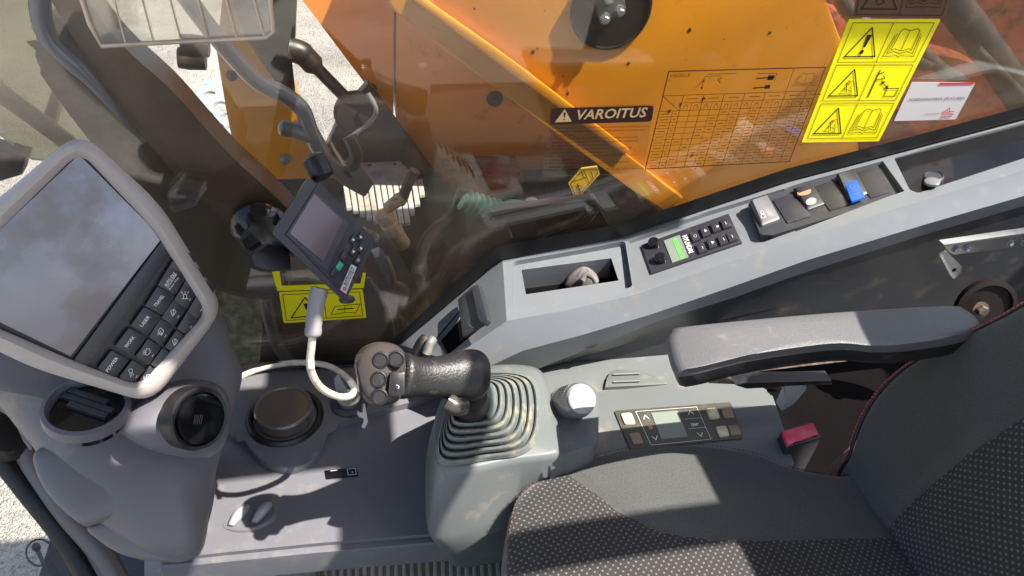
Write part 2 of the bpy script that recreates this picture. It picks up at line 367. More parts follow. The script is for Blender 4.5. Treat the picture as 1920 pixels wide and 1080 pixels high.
def gravel_mat():
    m = bpy.data.materials.new('gravel'); m.use_nodes = True; t = m.node_tree; N = t.nodes; b = N['Principled BSDF']; L = t.links.new
    b.inputs['Roughness'].default_value = .95
    g = N.new('ShaderNodeNewGeometry')
    v = N.new('ShaderNodeTexVoronoi'); v.inputs['Scale'].default_value = 70; v.inputs['Detail'].default_value = 2; v.inputs['Roughness'].default_value = .6; L(g.outputs['Position'], v.inputs['Vector'])
    n = N.new('ShaderNodeTexNoise'); n.inputs['Scale'].default_value = 1.3; n.inputs['Detail'].default_value = 8; L(g.outputs['Position'], n.inputs['Vector'])
    s = N.new('ShaderNodeSeparateColor'); L(v.outputs['Color'], s.inputs[0])
    r = N.new('ShaderNodeValToRGB'); L(s.outputs[0], r.inputs[0]); e = r.color_ramp.elements
    e[0].position = 0; e[0].color = (.06, .055, .05, 1); e[1].position = 1; e[1].color = (.56, .52, .46, 1)
    q = e.new(.25); q.color = (.30, .27, .23, 1)
    mr = N.new('ShaderNodeMapRange'); mr.inputs[1].default_value = .3; mr.inputs[2].default_value = .7; mr.inputs[3].default_value = .65; mr.inputs[4].default_value = 1.25; L(n.outputs[0], mr.inputs[0])
    vm = N.new('ShaderNodeVectorMath'); vm.operation = 'SCALE'; L(r.outputs[0], vm.inputs[0]); L(mr.outputs[0], vm.inputs['Scale']); L(vm.outputs[0], b.inputs['Base Color'])
    bp = N.new('ShaderNodeBump'); bp.inputs['Strength'].default_value = 1; bp.inputs['Distance'].default_value = .02; bp.invert = True; L(v.outputs['Distance'], bp.inputs['Height']); L(bp.outputs[0], b.inputs['Normal'])
    return m
M['gravel'] = gravel_mat()

# ================================================================== SETTING
bm = bmesh.new(); bmesh.ops.create_grid(bm, x_segments=1, y_segments=1, size=150)
g = from_bm('ground', bm, M['gravel'], smooth=False); g.location.z = -1.1; tag(g, kind='structure')
# cab shell: floor, unseen roof, posts behind and beside the camera
def boxbm(bm, a, b):
    x0, y0, z0 = a; x1, y1, z1 = b
    add_prism(bm, [V((x0, y0, z1)), V((x1, y0, z1)), V((x1, y1, z1)), V((x0, y1, z1))], V((0, 0, z0-z1)))
def box(name, a, b, m, parent=None, bev=0):
    bm = bmesh.new(); x0, y0, z0 = a; x1, y1, z1 = b
    add_prism(bm, [V((x0, y0, z1)), V((x1, y0, z1)), V((x1, y1, z1)), V((x0, y1, z1))], V((0, 0, z0-z1)), bev)
    return from_bm(name, bm, m, parent)
f = box('floor', (-.62, -.72, .06), (1.15, .93, .15), M['dark']); tag(f, kind='structure')
SUN_HOLES = [(.70, 1.70, -.5, .145), (.70, 1.70, .195, .60), (.70, 1.05, .60, .66), (1.05, 1.70, .60, .76), (.42, .635, -.3, .40), (.262, .35, .345, .415), (.44, .51, .565, .625)]  # openings placed and sized to cast the wanted sun patches
xs = sorted({-.75, 1.8, *[h[0] for h in SUN_HOLES], *[h[1] for h in SUN_HOLES]}); ys = sorted({-.85, 1.04, *[h[2] for h in SUN_HOLES], *[h[3] for h in SUN_HOLES]})
bm = bmesh.new()
for x0, x1 in zip(xs, xs[1:]):
    for y0, y1 in zip(ys, ys[1:]):
        cx, cy = (x0+x1)/2, (y0+y1)/2
        if any(h[0] < cx < h[1] and h[2] < cy < h[3] for h in SUN_HOLES): continue
        boxbm(bm, (x0, y0, 1.86), (x1, y1, 1.91))
bmesh.ops.remove_doubles(bm, verts=bm.verts, dist=1e-5)
cnt = {}
for f in bm.faces: cnt.setdefault(tuple(sorted(v.index for v in f.verts)), []).append(f)
bm.verts.index_update(); cnt = {}
for f in bm.faces: cnt.setdefault(tuple(sorted(v.index for v in f.verts)), []).append(f)
bmesh.ops.delete(bm, geom=[f for l in cnt.values() if len(l) > 1 for f in l], context='FACES_ONLY')
rf = from_bm('ceiling', bm, M['roof']); tag(rf, kind='structure')
wl = box('back_wall', (1.55, -.72, .1), (1.6, 1.0, 1.0), M['dark']); tag(wl, kind='structure')
for x, y in ((1.52, -.7), (1.52, .93), (-.72, -.7)):
    c = thing('cab_post', V((x, y, .1)), {(1.52, -.7): 'dark rear left post of the cab, behind the seat', (1.52, .93): 'dark rear right post of the cab, behind the armrest', (-.72, -.7): 'dark front left post of the cab, beside the door opening'}[(x, y)], 'post', 'posts of the cab')
    box('post_trim', (x, y, .1), (x+.06, y+.07, 1.86), M['dark'], c, .01)
# ================================================================== WINDOW SIDE (outside seen through the right window)
W = py_(.95)
# --- right window
wn = thing('side_window', W.at(1300, 380), 'large clear right side window with black gasket, above the grey side console', 'window')
WO = [(-60, 330), (430, 700), (745, 690), (745, 650), (942, 484), (1170, 438), (1480, 334), (1700, 277), (2100, 165), (2100, -260), (-260, -260)]
prism('pane', W, WO, 0, .005, M['glass'], wn)
gk = [(430, 690), (742, 682), (742, 652), (936, 487), (1168, 443), (1478, 339), (1700, 281), (2000, 200)]
gk0 = [(425, 682), (716, 672), (733, 640), (930, 462), (1165, 420), (1476, 316), (1698, 259), (2000, 178)]
A = W.pts(gk0, .02); B = W.pts(gk, .02); A2 = W.pts(gk0, .001); B2 = W.pts(gk, .001)
bm = bmesh.new()
rings = [[a, b, b2, a2] for a, b, b2, a2 in zip(A, B, B2, A2)]
loft_bm(bm, rings); from_bm('gasket', bm, M['gasket'], wn, ang=20)
# --- windscreen corner at the left
ws = prism('windscreen', py_(1.0), [(-260, -260), (95, -260), (190, 110), (300, 320), (60, 300), (-60, 210)], 0, .006, M['tglass'])
tag(ws, 'greenish tinted corner of the windscreen at upper left, beside the raked pillar', 'windscreen')
# --- raked front pillar, with a glass reflection built solid as its dark cover
pi_ = thing('front_pillar', py_(.99).at(300, 300), 'dark raked front pillar with a built-in glass reflection, crossing behind the big monitor', 'pillar')
PP = py_(.985)
prism('pillar_reflection', PP, sp2([(75, 45), (140, 60), (200, 120), (290, 210), (400, 330), (500, 450), (545, 520), (530, 556), (470, 560), (400, 540), (350, 500), (260, 380), (130, 215), (66, 120), (68, 85)], 4), 0, .05, M['pillar'], pi_, bev=.012, seg=3)
prism('pillar_tube', PP, [(60, -60), (118, -60), (225, 85), (320, 165), (385, 240), (440, 300), (520, 370), (590, 450), (610, 500), (570, 530), (520, 500), (330, 330), (190, 160)], .02, .05, M['pillar2'], pi_, bev=.016, r=.03, seg=3)
tube('pillar_pipe', [PP.at(72, -20, .03), PP.at(90, 70, .03), PP.at(170, 150, .03), PP.at(270, 270, .03)], .012, M['rail'], pi_, radii=[.012]*10+[.012-.011*i/8 for i in range(9)])
kb = prism('glass_clamp', W, [(313, 370), (345, 335), (388, 342), (390, 352), (368, 388), (330, 400), (318, 398)], .02, .018, M['clear'], None, bev=.004)
tag(kb, 'small clear plastic clamp on the pillar, between the two monitors', 'clamp')
tag(tube('frame_pipe', [py_(1.03).at(-60, 120), py_(1.03).at(10, 180), py_(1.03).at(120, 262), py_(1.03).at(150, 300)], .0125, M['bezel']), 'pale slanted pipe above the top left of the big monitor', 'pipe')
tag(prism('wiper_arm', py_(1.06), [(-60, 268), (0, 282), (50, 296), (40, 330), (-60, 360)], 0, .03, M['gasket'], bev=.006), 'black bar at the left edge, above the big monitor housing', 'bar')
tag(prism('post_strip', py_(1.15), [(102, 152), (118, 165), (102, 240), (76, 226)], 0, .03, M['rail'], bev=.006), 'short grey upright strip behind the tinted glass, left of the pillar', 'strip')
# --- boom
BY = 1.40; BP = py_(BY)
bo = thing('boom', BP.at(1200, 200), 'bright orange boom side plate behind the warning stickers, with black round pin cover', 'boom')
prism('side_plate', BP, [(742, -200), (1500, -200), (1540, -20), (1585, 95), (1612, 290), (1460, 360), (1250, 430), (1236, 392), (1212, 370), (1178, 352), (1150, 325), (1060, 255), (742, 24)], 0, .30, M['orange'], bo, bev=.004)
prism('stiffener', BP, [(690, -60), (752, -60), (800, 5), (960, 130), (1200, 310), (1282, 372), (1244, 396), (1180, 352), (1052, 256), (738, 22)], .012, .03, M['orange'], bo, bev=.008, seg=3)
prism('stiffener_lip', BP, [(770, -10), (792, -4), (965, 118), (1180, 282), (1172, 292), (955, 134), (778, 6)], .022, .012, M['orange'], bo, bev=.004)
cc = BP.at(1146, 16, .0)
rr = (BP.at(1219, 16) - BP.at(1072, 16)).length/2
lathe('pin_cover', cc, V((0, -1, 0)), [(rr*1.03, -.01), (rr*1.03, .004), (rr, .007), (rr*.96, .007), (rr*.95, .002), (0, .002)], M['matblack'], bo, 48)
pc = prism('pin_bracket', BP, [(1108, -50), (1160, -60), (1174, 15), (1172, 22), (1132, 43), (1124, 38)], .03, .02, M['steel'], bo, bev=.003, r=.004)
prism('lock_tab', BP, [(1130, -20), (1146, -24), (1150, 6), (1136, 10)], .038, .01, M['galv'], bo, bev=.002)
for q in ((1134, 35), (1162, 21)): bolt(bo, BP.at(*q, .03), V((0, -1, 0)), .0075, M['steel'])
tag_q = [(1070, 345), (1124, 312), (1124, 325), (1080, 376)]
prism('warning_decal', py_(1.36), [(1066, 345), (1090, 316), (1120, 312), (1125, 326), (1080, 376)], 0, .004, M['oldyellow'], bo)
P = Print(py_(1.36), .0012)
P.line([(1070, 345), (1092, 319), (1118, 316), (1121, 326), (1081, 371)], .0016, closed=True)
P.line([(1094, 319), (1106, 345)], .0016); P.line([(1072, 341), (1100, 332)], .0014); P.line([(1074, 340), (1090, 322), (1094, 334)], .0014, closed=True); P.line([(1083, 345), (1088, 360)], .0025); P.ring((1086, 352), 4, .001); P.line([(1108, 322), (1112, 334)], .002)
P.build('decal_print', M['blackink'], bo)
bm = bmesh.new()                                          # paint chips
for i in range(46):
    x, y = random.uniform(860, 1560), random.uniform(10, 330)
    if y > 40+(x-860)*.8: continue
    r = random.choice((1.4, 1.8, 2.6, 4.6)); c = BP.at(x, y, .0009); s = r*.0009
    k = [c + V((math.cos(a)*s*random.uniform(.5, 1.3), 0, math.sin(a)*s*random.uniform(.5, 1.5))) for a in [j*1.05 for j in range(6)]]
    bm.faces.new([bm.verts.new(v) for v in k])
tag(from_bm('paint_chip', bm, M['brownink'], bo, False), kind='stuff')
# --- box panels left of the boom
Q = py_(1.62)
tb = thing('toolbox', Q.at(850, 200), 'dark orange box panel left of the boom with round black bolts', 'toolbox')
prism('panel', Q, [(745, -120), (1150, -120), (1150, 345), (985, 324), (819, 333), (742, 226)], 0, .30, M['orange2'], tb, bev=.006, r=.01)
prism('edge_panel', Q, [(470, -120), (739, -120), (738, 222), (733, 217), (687, 160), (647, 107), (567, 0)], -.006, .28, M['orange2'], tb, bev=.006)
for q in ((928, 185), (934, 308), (697, 166)):
    c = Q.at(*q); r = (Q.at(q[0]+(14 if q[0] > 900 else 9), q[1])-c).length
    lathe('bolt_cover', c, V((0, -1, 0)), [(r*1.12, 0), (r, .006), (r*.7, .009), (r*.65, .006), (r*.3, .006), (r*.25, .012), (0, .012)], M['black'], tb)
prism('lower_lip', Q, [(826, 336), (985, 330), (980, 352), (930, 368), (850, 362)], .1, .1, M['orange3'], tb, bev=.02, r=.02)
Q2 = py_(1.50)
fb = thing('front_cover', Q2.at(500, 230), 'light orange cover plate behind the grey handrail, with round bolts', 'cover')
prism('plate', Q2, [(405, 92), (425, -60), (470, -60), (560, 190), (620, 300), (625, 334), (482, 337), (440, 288), (424, 205)], 0, .04, M['orange'], fb, bev=.003)
prism('black_bar', Q2, [(430, -80), (560, -80), (553, 90), (538, 100), (545, 160), (560, 205), (528, 172), (460, 75), (436, 10)], .05, .03, M['blackpaint'], fb, bev=.008)
for q in ((435, 141), (475, 319), (535, 298)):
    c = Q2.at(*q); r = (Q2.at(q[0]+10, q[1])-c).length
    lathe('bolt_cover', c, V((0, -1, 0)), [(r*1.1, 0), (r, .005), (r*.5, .008), (0, .008)], M['black'] if q[0] != 535 else M['rail'], fb)
lathe('side_pin', Q2.at(386, 112, .02), V((-1, 0, .1)), [(.0, 0), (.02, .0), (.022, .03), (.02, .05), (0, .05)], M['blackpaint'], fb)
lathe('side_pin', Q2.at(392, 88, .02), V((-1, 0, .1)), [(.0, 0), (.02, .0), (.022, .03), (.02, .05), (0, .05)], M['blackpaint'], fb)
# --- mirror arm's ground shadow built as a solid bar, plus fittings beside the box
mb = thing('arm_shadow_bracket', py_(1.45).at(620, 140), 'mirror arm shadow built as a black bar, with round bracket between orange panels, above the handrail', 'bracket')
MQ = py_(1.45)
tube('arm', [MQ.at(540, 92), MQ.at(565, 100), MQ.at(588, 122), MQ.at(645, 180)], .014, M['blackpaint'], mb, radii=[.024]*8+[.022]*5+[.013]*6)
lathe('bracket_disc', MQ.at(668, 212), V((.1, -1, .3)), [(0, -.02), (.044, -.02), (.047, 0), (.042, .012), (.03, .016), (0, .016)], M['matblack'], mb)
tube('cable', [MQ.at(690, 175, .03), MQ.at(705, 205, .04), MQ.at(694, 228, .03), MQ.at(650, 262, .02)], .005, M['rail'], mb)
prism('dark_guard', py_(1.56), [(640, 215), (690, 158), (733, 217), (819, 333), (850, 420), (640, 420), (600, 300)], 0, .03, M['blackpaint'], mb, bev=.004)
# --- handrail
HQ = py_(1.22)
hr = thing('handrail', HQ.at(580, 220), 'bent grey tubular handrail outside the window, behind the small display', 'handrail')
hp = [HQ.at(*q) for q in [(310, -60), (400, 62), (480, 150), (530, 176), (566, 205), (584, 250), (612, 300), (650, 334), (688, 356)]]
tube('rail', hp, .0145, M['rail'], hr, 14, 6)
tube('rail_branch', [HQ.at(532, 240), HQ.at(560, 246), HQ.at(590, 258)], .0145, M['rail'], hr, 12, 5)
lathe('rail_cap', HQ.at(533, 240), HQ.at(533, 240)-HQ.at(560, 247), [(.0145, -.002), (.014, .004), (.009, .009), (0, .011)], M['rail'], hr)
prism('foot', HQ, [(648, 312), (668, 300), (702, 345), (690, 362), (676, 360)], .022, .02, M['rail'], hr, bev=.004)
tube('lower_rail', [HQ.at(655, 255, .02), HQ.at(668, 290, .03), HQ.at(655, 320, .0), HQ.at(640, 335)], .013, M['blackpaint'], hr)
# --- perforated step
ZQ = pz(-.12)
ps = thing('perforated_step', ZQ.at(390, 200), 'galvanised step plate with round holes, left of the orange cover', 'step')
pp = prism('step_plate', ZQ, [(338, 206), (384, 146), (470, 150), (520, 330), (440, 320), (400, 262)], 0, .012, M['galv'], ps, bev=.002)
cs = []
for q in [(392, 176), (369, 195), (411, 195), (387, 215), (425, 217), (407, 237), (426, 258), (440, 237)]:
    c = ZQ.at(*q); cs.append(lathe('c', c - V((0, 0, .05)), V((0, 0, 1)), [(.028, 0), (.028, .1)], None, None, 20))
cut(pp, cs); pp.data.materials.clear(); pp.data.materials.append(M['galv'])
# --- ribbed aluminium step
Z2 = pz(.52)
st = thing('ribbed_step', Z2.at(720, 370), 'ribbed aluminium tread plate below the dark mirror bracket, right of the handrail foot', 'step')
prism('top_plate', Z2, [(664, 302), (670, 291), (735, 287), (773, 324), (764, 330), (742, 318), (672, 322)], .006, .006, M['alu'], st, bev=.002)
prism('middle_plate', Z2, [(672, 323), (742, 319), (764, 331), (756, 340), (690, 346)], .003, .006, M['galv'], st)
for q in ((671, 296), (693, 296), (715, 293), (739, 292), (693, 310), (740, 308)):
    c = Z2.at(*q, .006); lathe('rivet', c, V((0, 0, 1)), [(.0045, 0), (.004, .002), (0, .003)], M['blackpaint'], st, 10)
for i in range(13):
    x = 642 + i*11.6; xt = x + 1.5
    top = 345 if x < 690 else 341
    if x > 765: top = 336
    if x < 660: top = 348
    sl = .30 if x > 700 else .10
    bot = 388 + (x-642)*.55 if x < 700 else (418 if x < 745 else 418-(x-745)*1.5)
    d = (bot-top)*.16
    prism('tread_slat', Z2, [(xt, top), (xt+9.6, top), (xt+9.6+d, bot), (xt+d, bot+2)], .002, .008, M['alu'], st, bev=.002)
# --- coupling, brackets, guard below
G1 = py_(1.18)
cp = thing('hose_coupling', G1.at(735, 430), 'cream and brass hose coupling in front of the ribbed step', 'coupling')
ax = (G1.at(757, 462)-G1.at(716, 398)); L0 = ax.length; s0 = G1.at(716, 398); r = .0165
lathe('coupling_body', s0, ax, [(0, 0), (r*.95, .002), (r*1.05, .006), (r*1.05, L0*.22), (r*.92, L0*.24), (r*.92, L0*.3), (r*1.08, L0*.33), (r*1.08, L0*.62), (r*.95, L0*.66), (r*1.02, L0*.72), (r*1.02, L0*.95), (r*.8, L0), (0, L0)], M['brass'], cp, 20)
lathe('collar', s0-ax.normalized()*.0, V((.75, 0, .6)), [(0, .012), (.011, .012), (.012, .03), (.012, .05), (.009, .055), (0, .055)], M['brass'], cp, 16)
tube('hose', [s0+V((.03, 0, .035)), G1.at(752, 378), G1.at(765, 345), G1.at(778, 320)], .010, M['hose'], cp)
tube('lower_hose', [G1.at(755, 460), G1.at(775, 500), G1.at(788, 540), G1.at(795, 600)], .014, M['hose'], cp)
b1 = thing('elbow_fitting', G1.at(700, 510), 'grey steel elbow fitting right of the small display', 'fitting')
prism('block', G1, [(688, 488), (712, 480), (720, 488), (728, 505), (712, 522), (696, 524), (686, 510)], .01, .03, M['galv'], b1, bev=.005)
lathe('nut', G1.at(692, 440, .0), V((-.6, -.2, .8)), [(0, -.02), (.011, -.02), (.012, 0), (.007, .008), (.007, .02), (0, .022)], M['steel'], b1, 6)
tube('pipe', [G1.at(700, 520), G1.at(712, 545), G1.at(735, 560), G1.at(760, 610)], .008, M['galv'], b1)
tube('copper_wire', [G1.at(724, 482, .02), G1.at(732, 500, .025), G1.at(740, 530, .02), G1.at(735, 548, .02)], .005, M['brass'], b1)
b2 = thing('rusty_bracket', G1.at(755, 565), 'square steel bracket with a crumpled pale edge, above the joystick', 'bracket')
fr_o = [(716, 560), (740, 533), (768, 556), (744, 590)]; fr_i = [(723, 561), (741, 541), (761, 557), (744, 580)]
bm = bmesh.new(); loft_bm(bm, [G1.pts(fr_o, 0), G1.pts(fr_o, .02), G1.pts(fr_i, .02), G1.pts(fr_i, .0)], False, True); from_bm('bracket_frame', bm, M['galv'], b2, ang=20)
tube('crumpled_edge', [G1.at(742, 531, .02), G1.at(762, 545, .025), G1.at(752, 572, .02), G1.at(742, 588, .02), G1.at(755, 602, .02)], .007, M['brass'], b2)
prism('tab', G1, [(738, 585), (752, 580), (768, 596), (762, 610), (750, 608)], .02, .01, M['brass'], b2, bev=.002)
Z4 = py_(1.06)
gd = thing('black_tank', Z4.at(620, 620), 'dark brown rounded tank low outside the glass, above the white cable', 'tank')
prism('tank_body', Z4, sp2([(505, 512), (600, 500), (665, 515), (705, 550), (730, 600), (736, 640), (728, 700), (640, 740), (500, 735), (492, 620)], 5), 0, .12, M['blackpaint'], gd, bev=.02, seg=4)
tube('tank_rim', [Z4.at(690, 520, .004), Z4.at(716, 560, .004), Z4.at(734, 600, .004), Z4.at(738, 640, .004), Z4.at(728, 700, .004)], .003, M['rail'], gd)
lathe('tank_cap', Z4.at(650, 632, .0), V((0, -1, 0)), [(.018, 0), (.018, .004), (.008, .007), (0, .007)], M['blackpaint'], gd)
tag(tube('bent_pipe', [py_(1.03).at(498, 560), py_(1.03).at(508, 610), py_(1.03).at(522, 650), py_(1.03).at(550, 690)], .011, M['rail']), 'bent grey pipe at the lower left of the yellow wrench sticker', 'pipe')
# --- corrugated conduit and black box
cd_ = thing('corrugated_conduit', G1.at(920, 380), 'pale green corrugated conduit with white end cap, under the dark orange box', 'conduit')
a0 = py_(1.30).at(862, 372); a1 = py_(1.30).at(938, 395); ax = a1-a0; pr = []
for i in range(7):
    t = i/7; pr += [(.018, t*ax.length), (.024, (t+.04)*ax.length), (.024, (t+.07)*ax.length), (.018, (t+.11)*ax.length)]
lathe('spiral', a0, ax, [(0, 0)]+pr+[(.018, ax.length), (0, ax.length)], M['coil'], cd_, 22)
tube('sleeve', [a1, py_(1.30).at(960, 386), py_(1.30).at(990, 392)], .015, M['coil'], cd_)
lathe('end_cap', py_(1.30).at(996, 388), V((-.1, -.6, .8)), [(0, 0), (.018, 0), (.018, .014), (.012, .02), (0, .021)], M['paper'], cd_)
bx = thing('black_tray', G1.at(1020, 410), 'black open tray bracket outside the glass under the orange boom, right of the conduit', 'bracket')
prism('tray_wall', G1, [(920, 398), (940, 394), (1118, 372), (1122, 384), (946, 408), (962, 446), (948, 452)], .02, .02, M['rail'], bx, bev=.003)
prism('tray_base', G1, [(938, 404), (1120, 382), (1150, 436), (960, 456)], .0, .02, M['blackpaint'], bx, bev=.003)
tube('tray_hose', [G1.at(1010, 440, .02), G1.at(1050, 425, .03), G1.at(1085, 410, .03), G1.at(1108, 385, .02)], .008, M['hose'], bx)
tube('tray_hose', [G1.at(1025, 446, .02), G1.at(1065, 432, .03), G1.at(1100, 415, .03), G1.at(1118, 390, .02)], .007, M['hose'], bx)
for k, (a, b, c, d) in enumerate([((800, 560), (850, 470), (930, 430), (1000, 420)), ((780, 520), (800, 450), (850, 400), (870, 350)), ((840, 560), (880, 510), (960, 480), (1050, 440))]):
    L_ = ['thick black hose curving above the black window gasket, nearest the glass', 'black hose rising between the coupling and the green conduit', 'black hose lying along the gasket under the black tray'][k]
    tag(tube('hydraulic_hose', [py_(1.12).at(*a), py_(1.2).at(*b), py_(1.3).at(*c), py_(1.3).at(*d)], .013, M['hose']), L_, 'hose', 'hoses under the boom')
# --- swing deck below everything outside
dk = box('machine_deck', (-.62, 1.06, -.16), (1.9, 1.62, -.06), M['deck'], None, .01); tag(dk, 'grimy black machine deck outside the window, under the hoses and couplings', 'deck')
tag(prism('mud_guard', py_(1.22), sp2([(395, 520), (470, 530), (520, 560), (560, 640), (560, 700), (420, 700), (380, 600)], 4), 0, .05, M['mud'], None, bev=.01), 'mottled muddy green guard at the lower left of the window, beside the tank', 'guard')
dk2 = prism('deck_wall', py_(1.55), [(480, 338), (640, 334), (819, 333), (1000, 330), (1180, 325), (1330, 400), (1330, 640), (420, 640), (440, 400)], 0, .03, M['blackpaint'], None, bev=.003)
tag(dk2, 'black deck wall under the orange panels, behind the couplings', 'wall')
# --- right hand parts behind the stickers
RQ = py_(1.95)
rp = thing('engine_cover', RQ.at(1800, 120), 'weathered brown orange machine side behind the white sticker at upper right', 'cover')
prism('cover_plate', RQ, [(1500, -200), (2200, -200), (2200, 420), (1500, 420)], 0, .05, M['orange3'], rp)
prism('curved_plate', py_(1.8), sp2([(1560, 40), (1700, 90), (1850, 130), (1900, 220), (1890, 330), (1560, 330)], 5), 0, .1, M['orange3'], rp, bev=.02)
tag(tube('thick_hose', [py_(1.7).at(*q) for q in [(1740, -60), (1790, 10), (1850, 90), (1905, 170), (1960, 260)]], .045, M['hose']), 'thick dusty hose crossing the upper right corner', 'hose', 'hoses behind the stickers')
tag(tube('thin_hose', [py_(1.6).at(*q) for q in [(1690, 40), (1730, 95), (1765, 130), (1800, 150)]], .017, M['hose']), 'short thin hose ending above the white sticker', 'hose', 'hoses behind the stickers')
tag(tube('thin_hose', [py_(1.6).at(*q) for q in [(1560, -40), (1590, 20), (1640, 60), (1690, 100), (1740, 120)]], .02, M['hose']), 'hose running behind the yellow sticker from the boom edge', 'hose', 'hoses behind the stickers')
tag(tube('thin_hose', [py_(1.6).at(*q) for q in [(1830, 90), (1870, 130), (1930, 190)]], .012, M['hose']), 'thin grey pipe beside the thick hose at the right edge', 'hose', 'hoses behind the stickers')

# ================================================================== STICKERS ON THE GLASS
def sticker(name, Lq, m, label, cat='sticker', h=.001):
    t = thing(name, W.at(*Lq[0]), label, cat); prism('film', W, Lq, h+.0006, .0006, m, t, r=.002, smooth=False); return t
BOOK = lambda P, Q, s=0, w=.0009: [P.line(l, w, Q, c) for l, c in (
    ([(.28, .2), (.33, .15), (.5, .2), (.67, .15), (.74, .2), (.76, .7), (.68, .66), (.5, .72), (.32, .66), (.24, .7)], True), ([(.5, .2), (.5, .72)], False),
    ([(.22, .27), (.17, .78), (.35, .74), (.5, .79), (.65, .74), (.83, .78), (.79, .27)], False), ([(.17, .32), (.1, .86), (.45, .84), (.5, .88), (.55, .84), (.9, .86), (.84, .32)], False))]
def sub(Q, u0, v0, u1, v1): return [qmap(Q, u0, v0), qmap(Q, u1, v0), qmap(Q, u1, v1), qmap(Q, u0, v1)]
YQ = [(1592, 36), (1764, 36), (1648, 265), (1503, 267)]
ys = sticker('warning_sticker', YQ, M['yellow'], 'tall bright yellow sticker of three warning panels, left of the white sticker')
P = Print(W, .0024)
def cell(Q, tri, kind):
    P.line([(0, 0), (1, 0), (1, 1), (0, 1)], .0009, Q, True); P.line([(.5, 0), (.5, 1)], .0009, Q)
    L_ = sub(Q, 0, 0, .5, 1); R_ = sub(Q, .5, 0, 1, 1)
    P.line([(.52, .12), (.12, .86), (.9, .86)], .002, L_, True)
    if tri == '!':
        P.poly([(.47, .3), (.6, .3), (.55, .62), (.5, .62)], L_); P.disc((.51, .74), .05, L_)
    else:
        for l in ([(.45, .5), (.62, .45), (.7, .6)], [(.4, .78), (.5, .6), (.56, .78)], [(.5, .6), (.44, .66), (.66, .72), (.7, .8)], [(.36, .8), (.72, .82)], [(.6, .6), (.68, .72)]): P.line(l, .0008, L_)
        P.ring((.5, .55), .035, .0008, L_)
    if kind == 'book': BOOK(P, R_)
    else:
        P.line([(.2, .15), (.2, .9)], .002, R_); P.line([(.2, .25), (.33, .2)], .0015, R_); P.line([(.2, .42), (.42, .38), (.36, .3)], .0013, R_)
        P.line([(.42, .5), (.58, .62)], .0012, R_); P.poly([(.36, .46), (.48, .46), (.42, .56)], R_); P.poly([(.64, .68), (.52, .66), (.6, .56)], R_)
        P.line([(.62, .66), (.92, .66), (.92, .88), (.62, .88)], .0013, R_, True)
cell(sub(YQ, .06, .03, .95, .35), '!', 'book'); cell(sub(YQ, .06, .375, .95, .665), 'm', 'x'); cell(sub(YQ, .06, .69, .95, .97), 'm', 'book')
P.build('print', M['blackink'], ys)
for v in (.48, .8):
    P = Print(W, .0026); P.disc(qmap(YQ, .29, v+.03), 2.2, None, 8); P.build('red_mark', M['redink'], ys)
TQ = [(1612, -60), (1800, -62), (1772, 34), (1600, 32)]
ts = sticker('brown_sticker', TQ, M['brownst'], 'dark translucent brown sticker at the top edge, above the tall yellow one')
P = Print(W, .0024); P.line([(.03, .0), (.97, .0), (.96, .95), (.03, .95)], .001, TQ, True); P.line([(.5, 0), (.5, .95)], .001, TQ)
L_ = sub(TQ, .03, .05, .5, .92); P.line([(.5, .1), (.1, .9), (.9, .9)], .0018, L_, True); P.line([(.4, .7), (.5, .6), (.6, .75), (.45, .8)], .0012, L_, True); BOOK(P, sub(TQ, .5, .05, .96, .92)); P.build('print', M['blackink'], ts)
SQ = [(1710, 154), (1829, 155), (1792, 224), (1676, 227)]
ss = sticker('white_sticker', SQ, M['paper'], 'white service sticker with a phone number, right of the tall yellow sticker')
P = Print(W, .0024); P.text('KONEDIAGNOSTIIKKA  (09) 415 40230', (1703, 191), (1806, 188), (1706, 184.5)); P.line([(.45, .84), (.68, .83)], .0006, SQ); P.build('print', M['blackink'], ss)
P = Print(W, .0024); P.poly([(1762, 155), (1828, 154.5), (1826, 158), (1761, 159)]); P.build('red_bar', M['redink'], ss); P = Print(W, .0024)
for a, b, c, d in ((.72, .80, .9, .78), (.74, .87, .93, .85), (.73, .94, .9, .92), (.74, .8, .8, .68), (.8, .68, .84, .8)): P.line([(a, b), (c, d)], .0013, SQ)
P.build('red_emblem', M['redink'], ss)
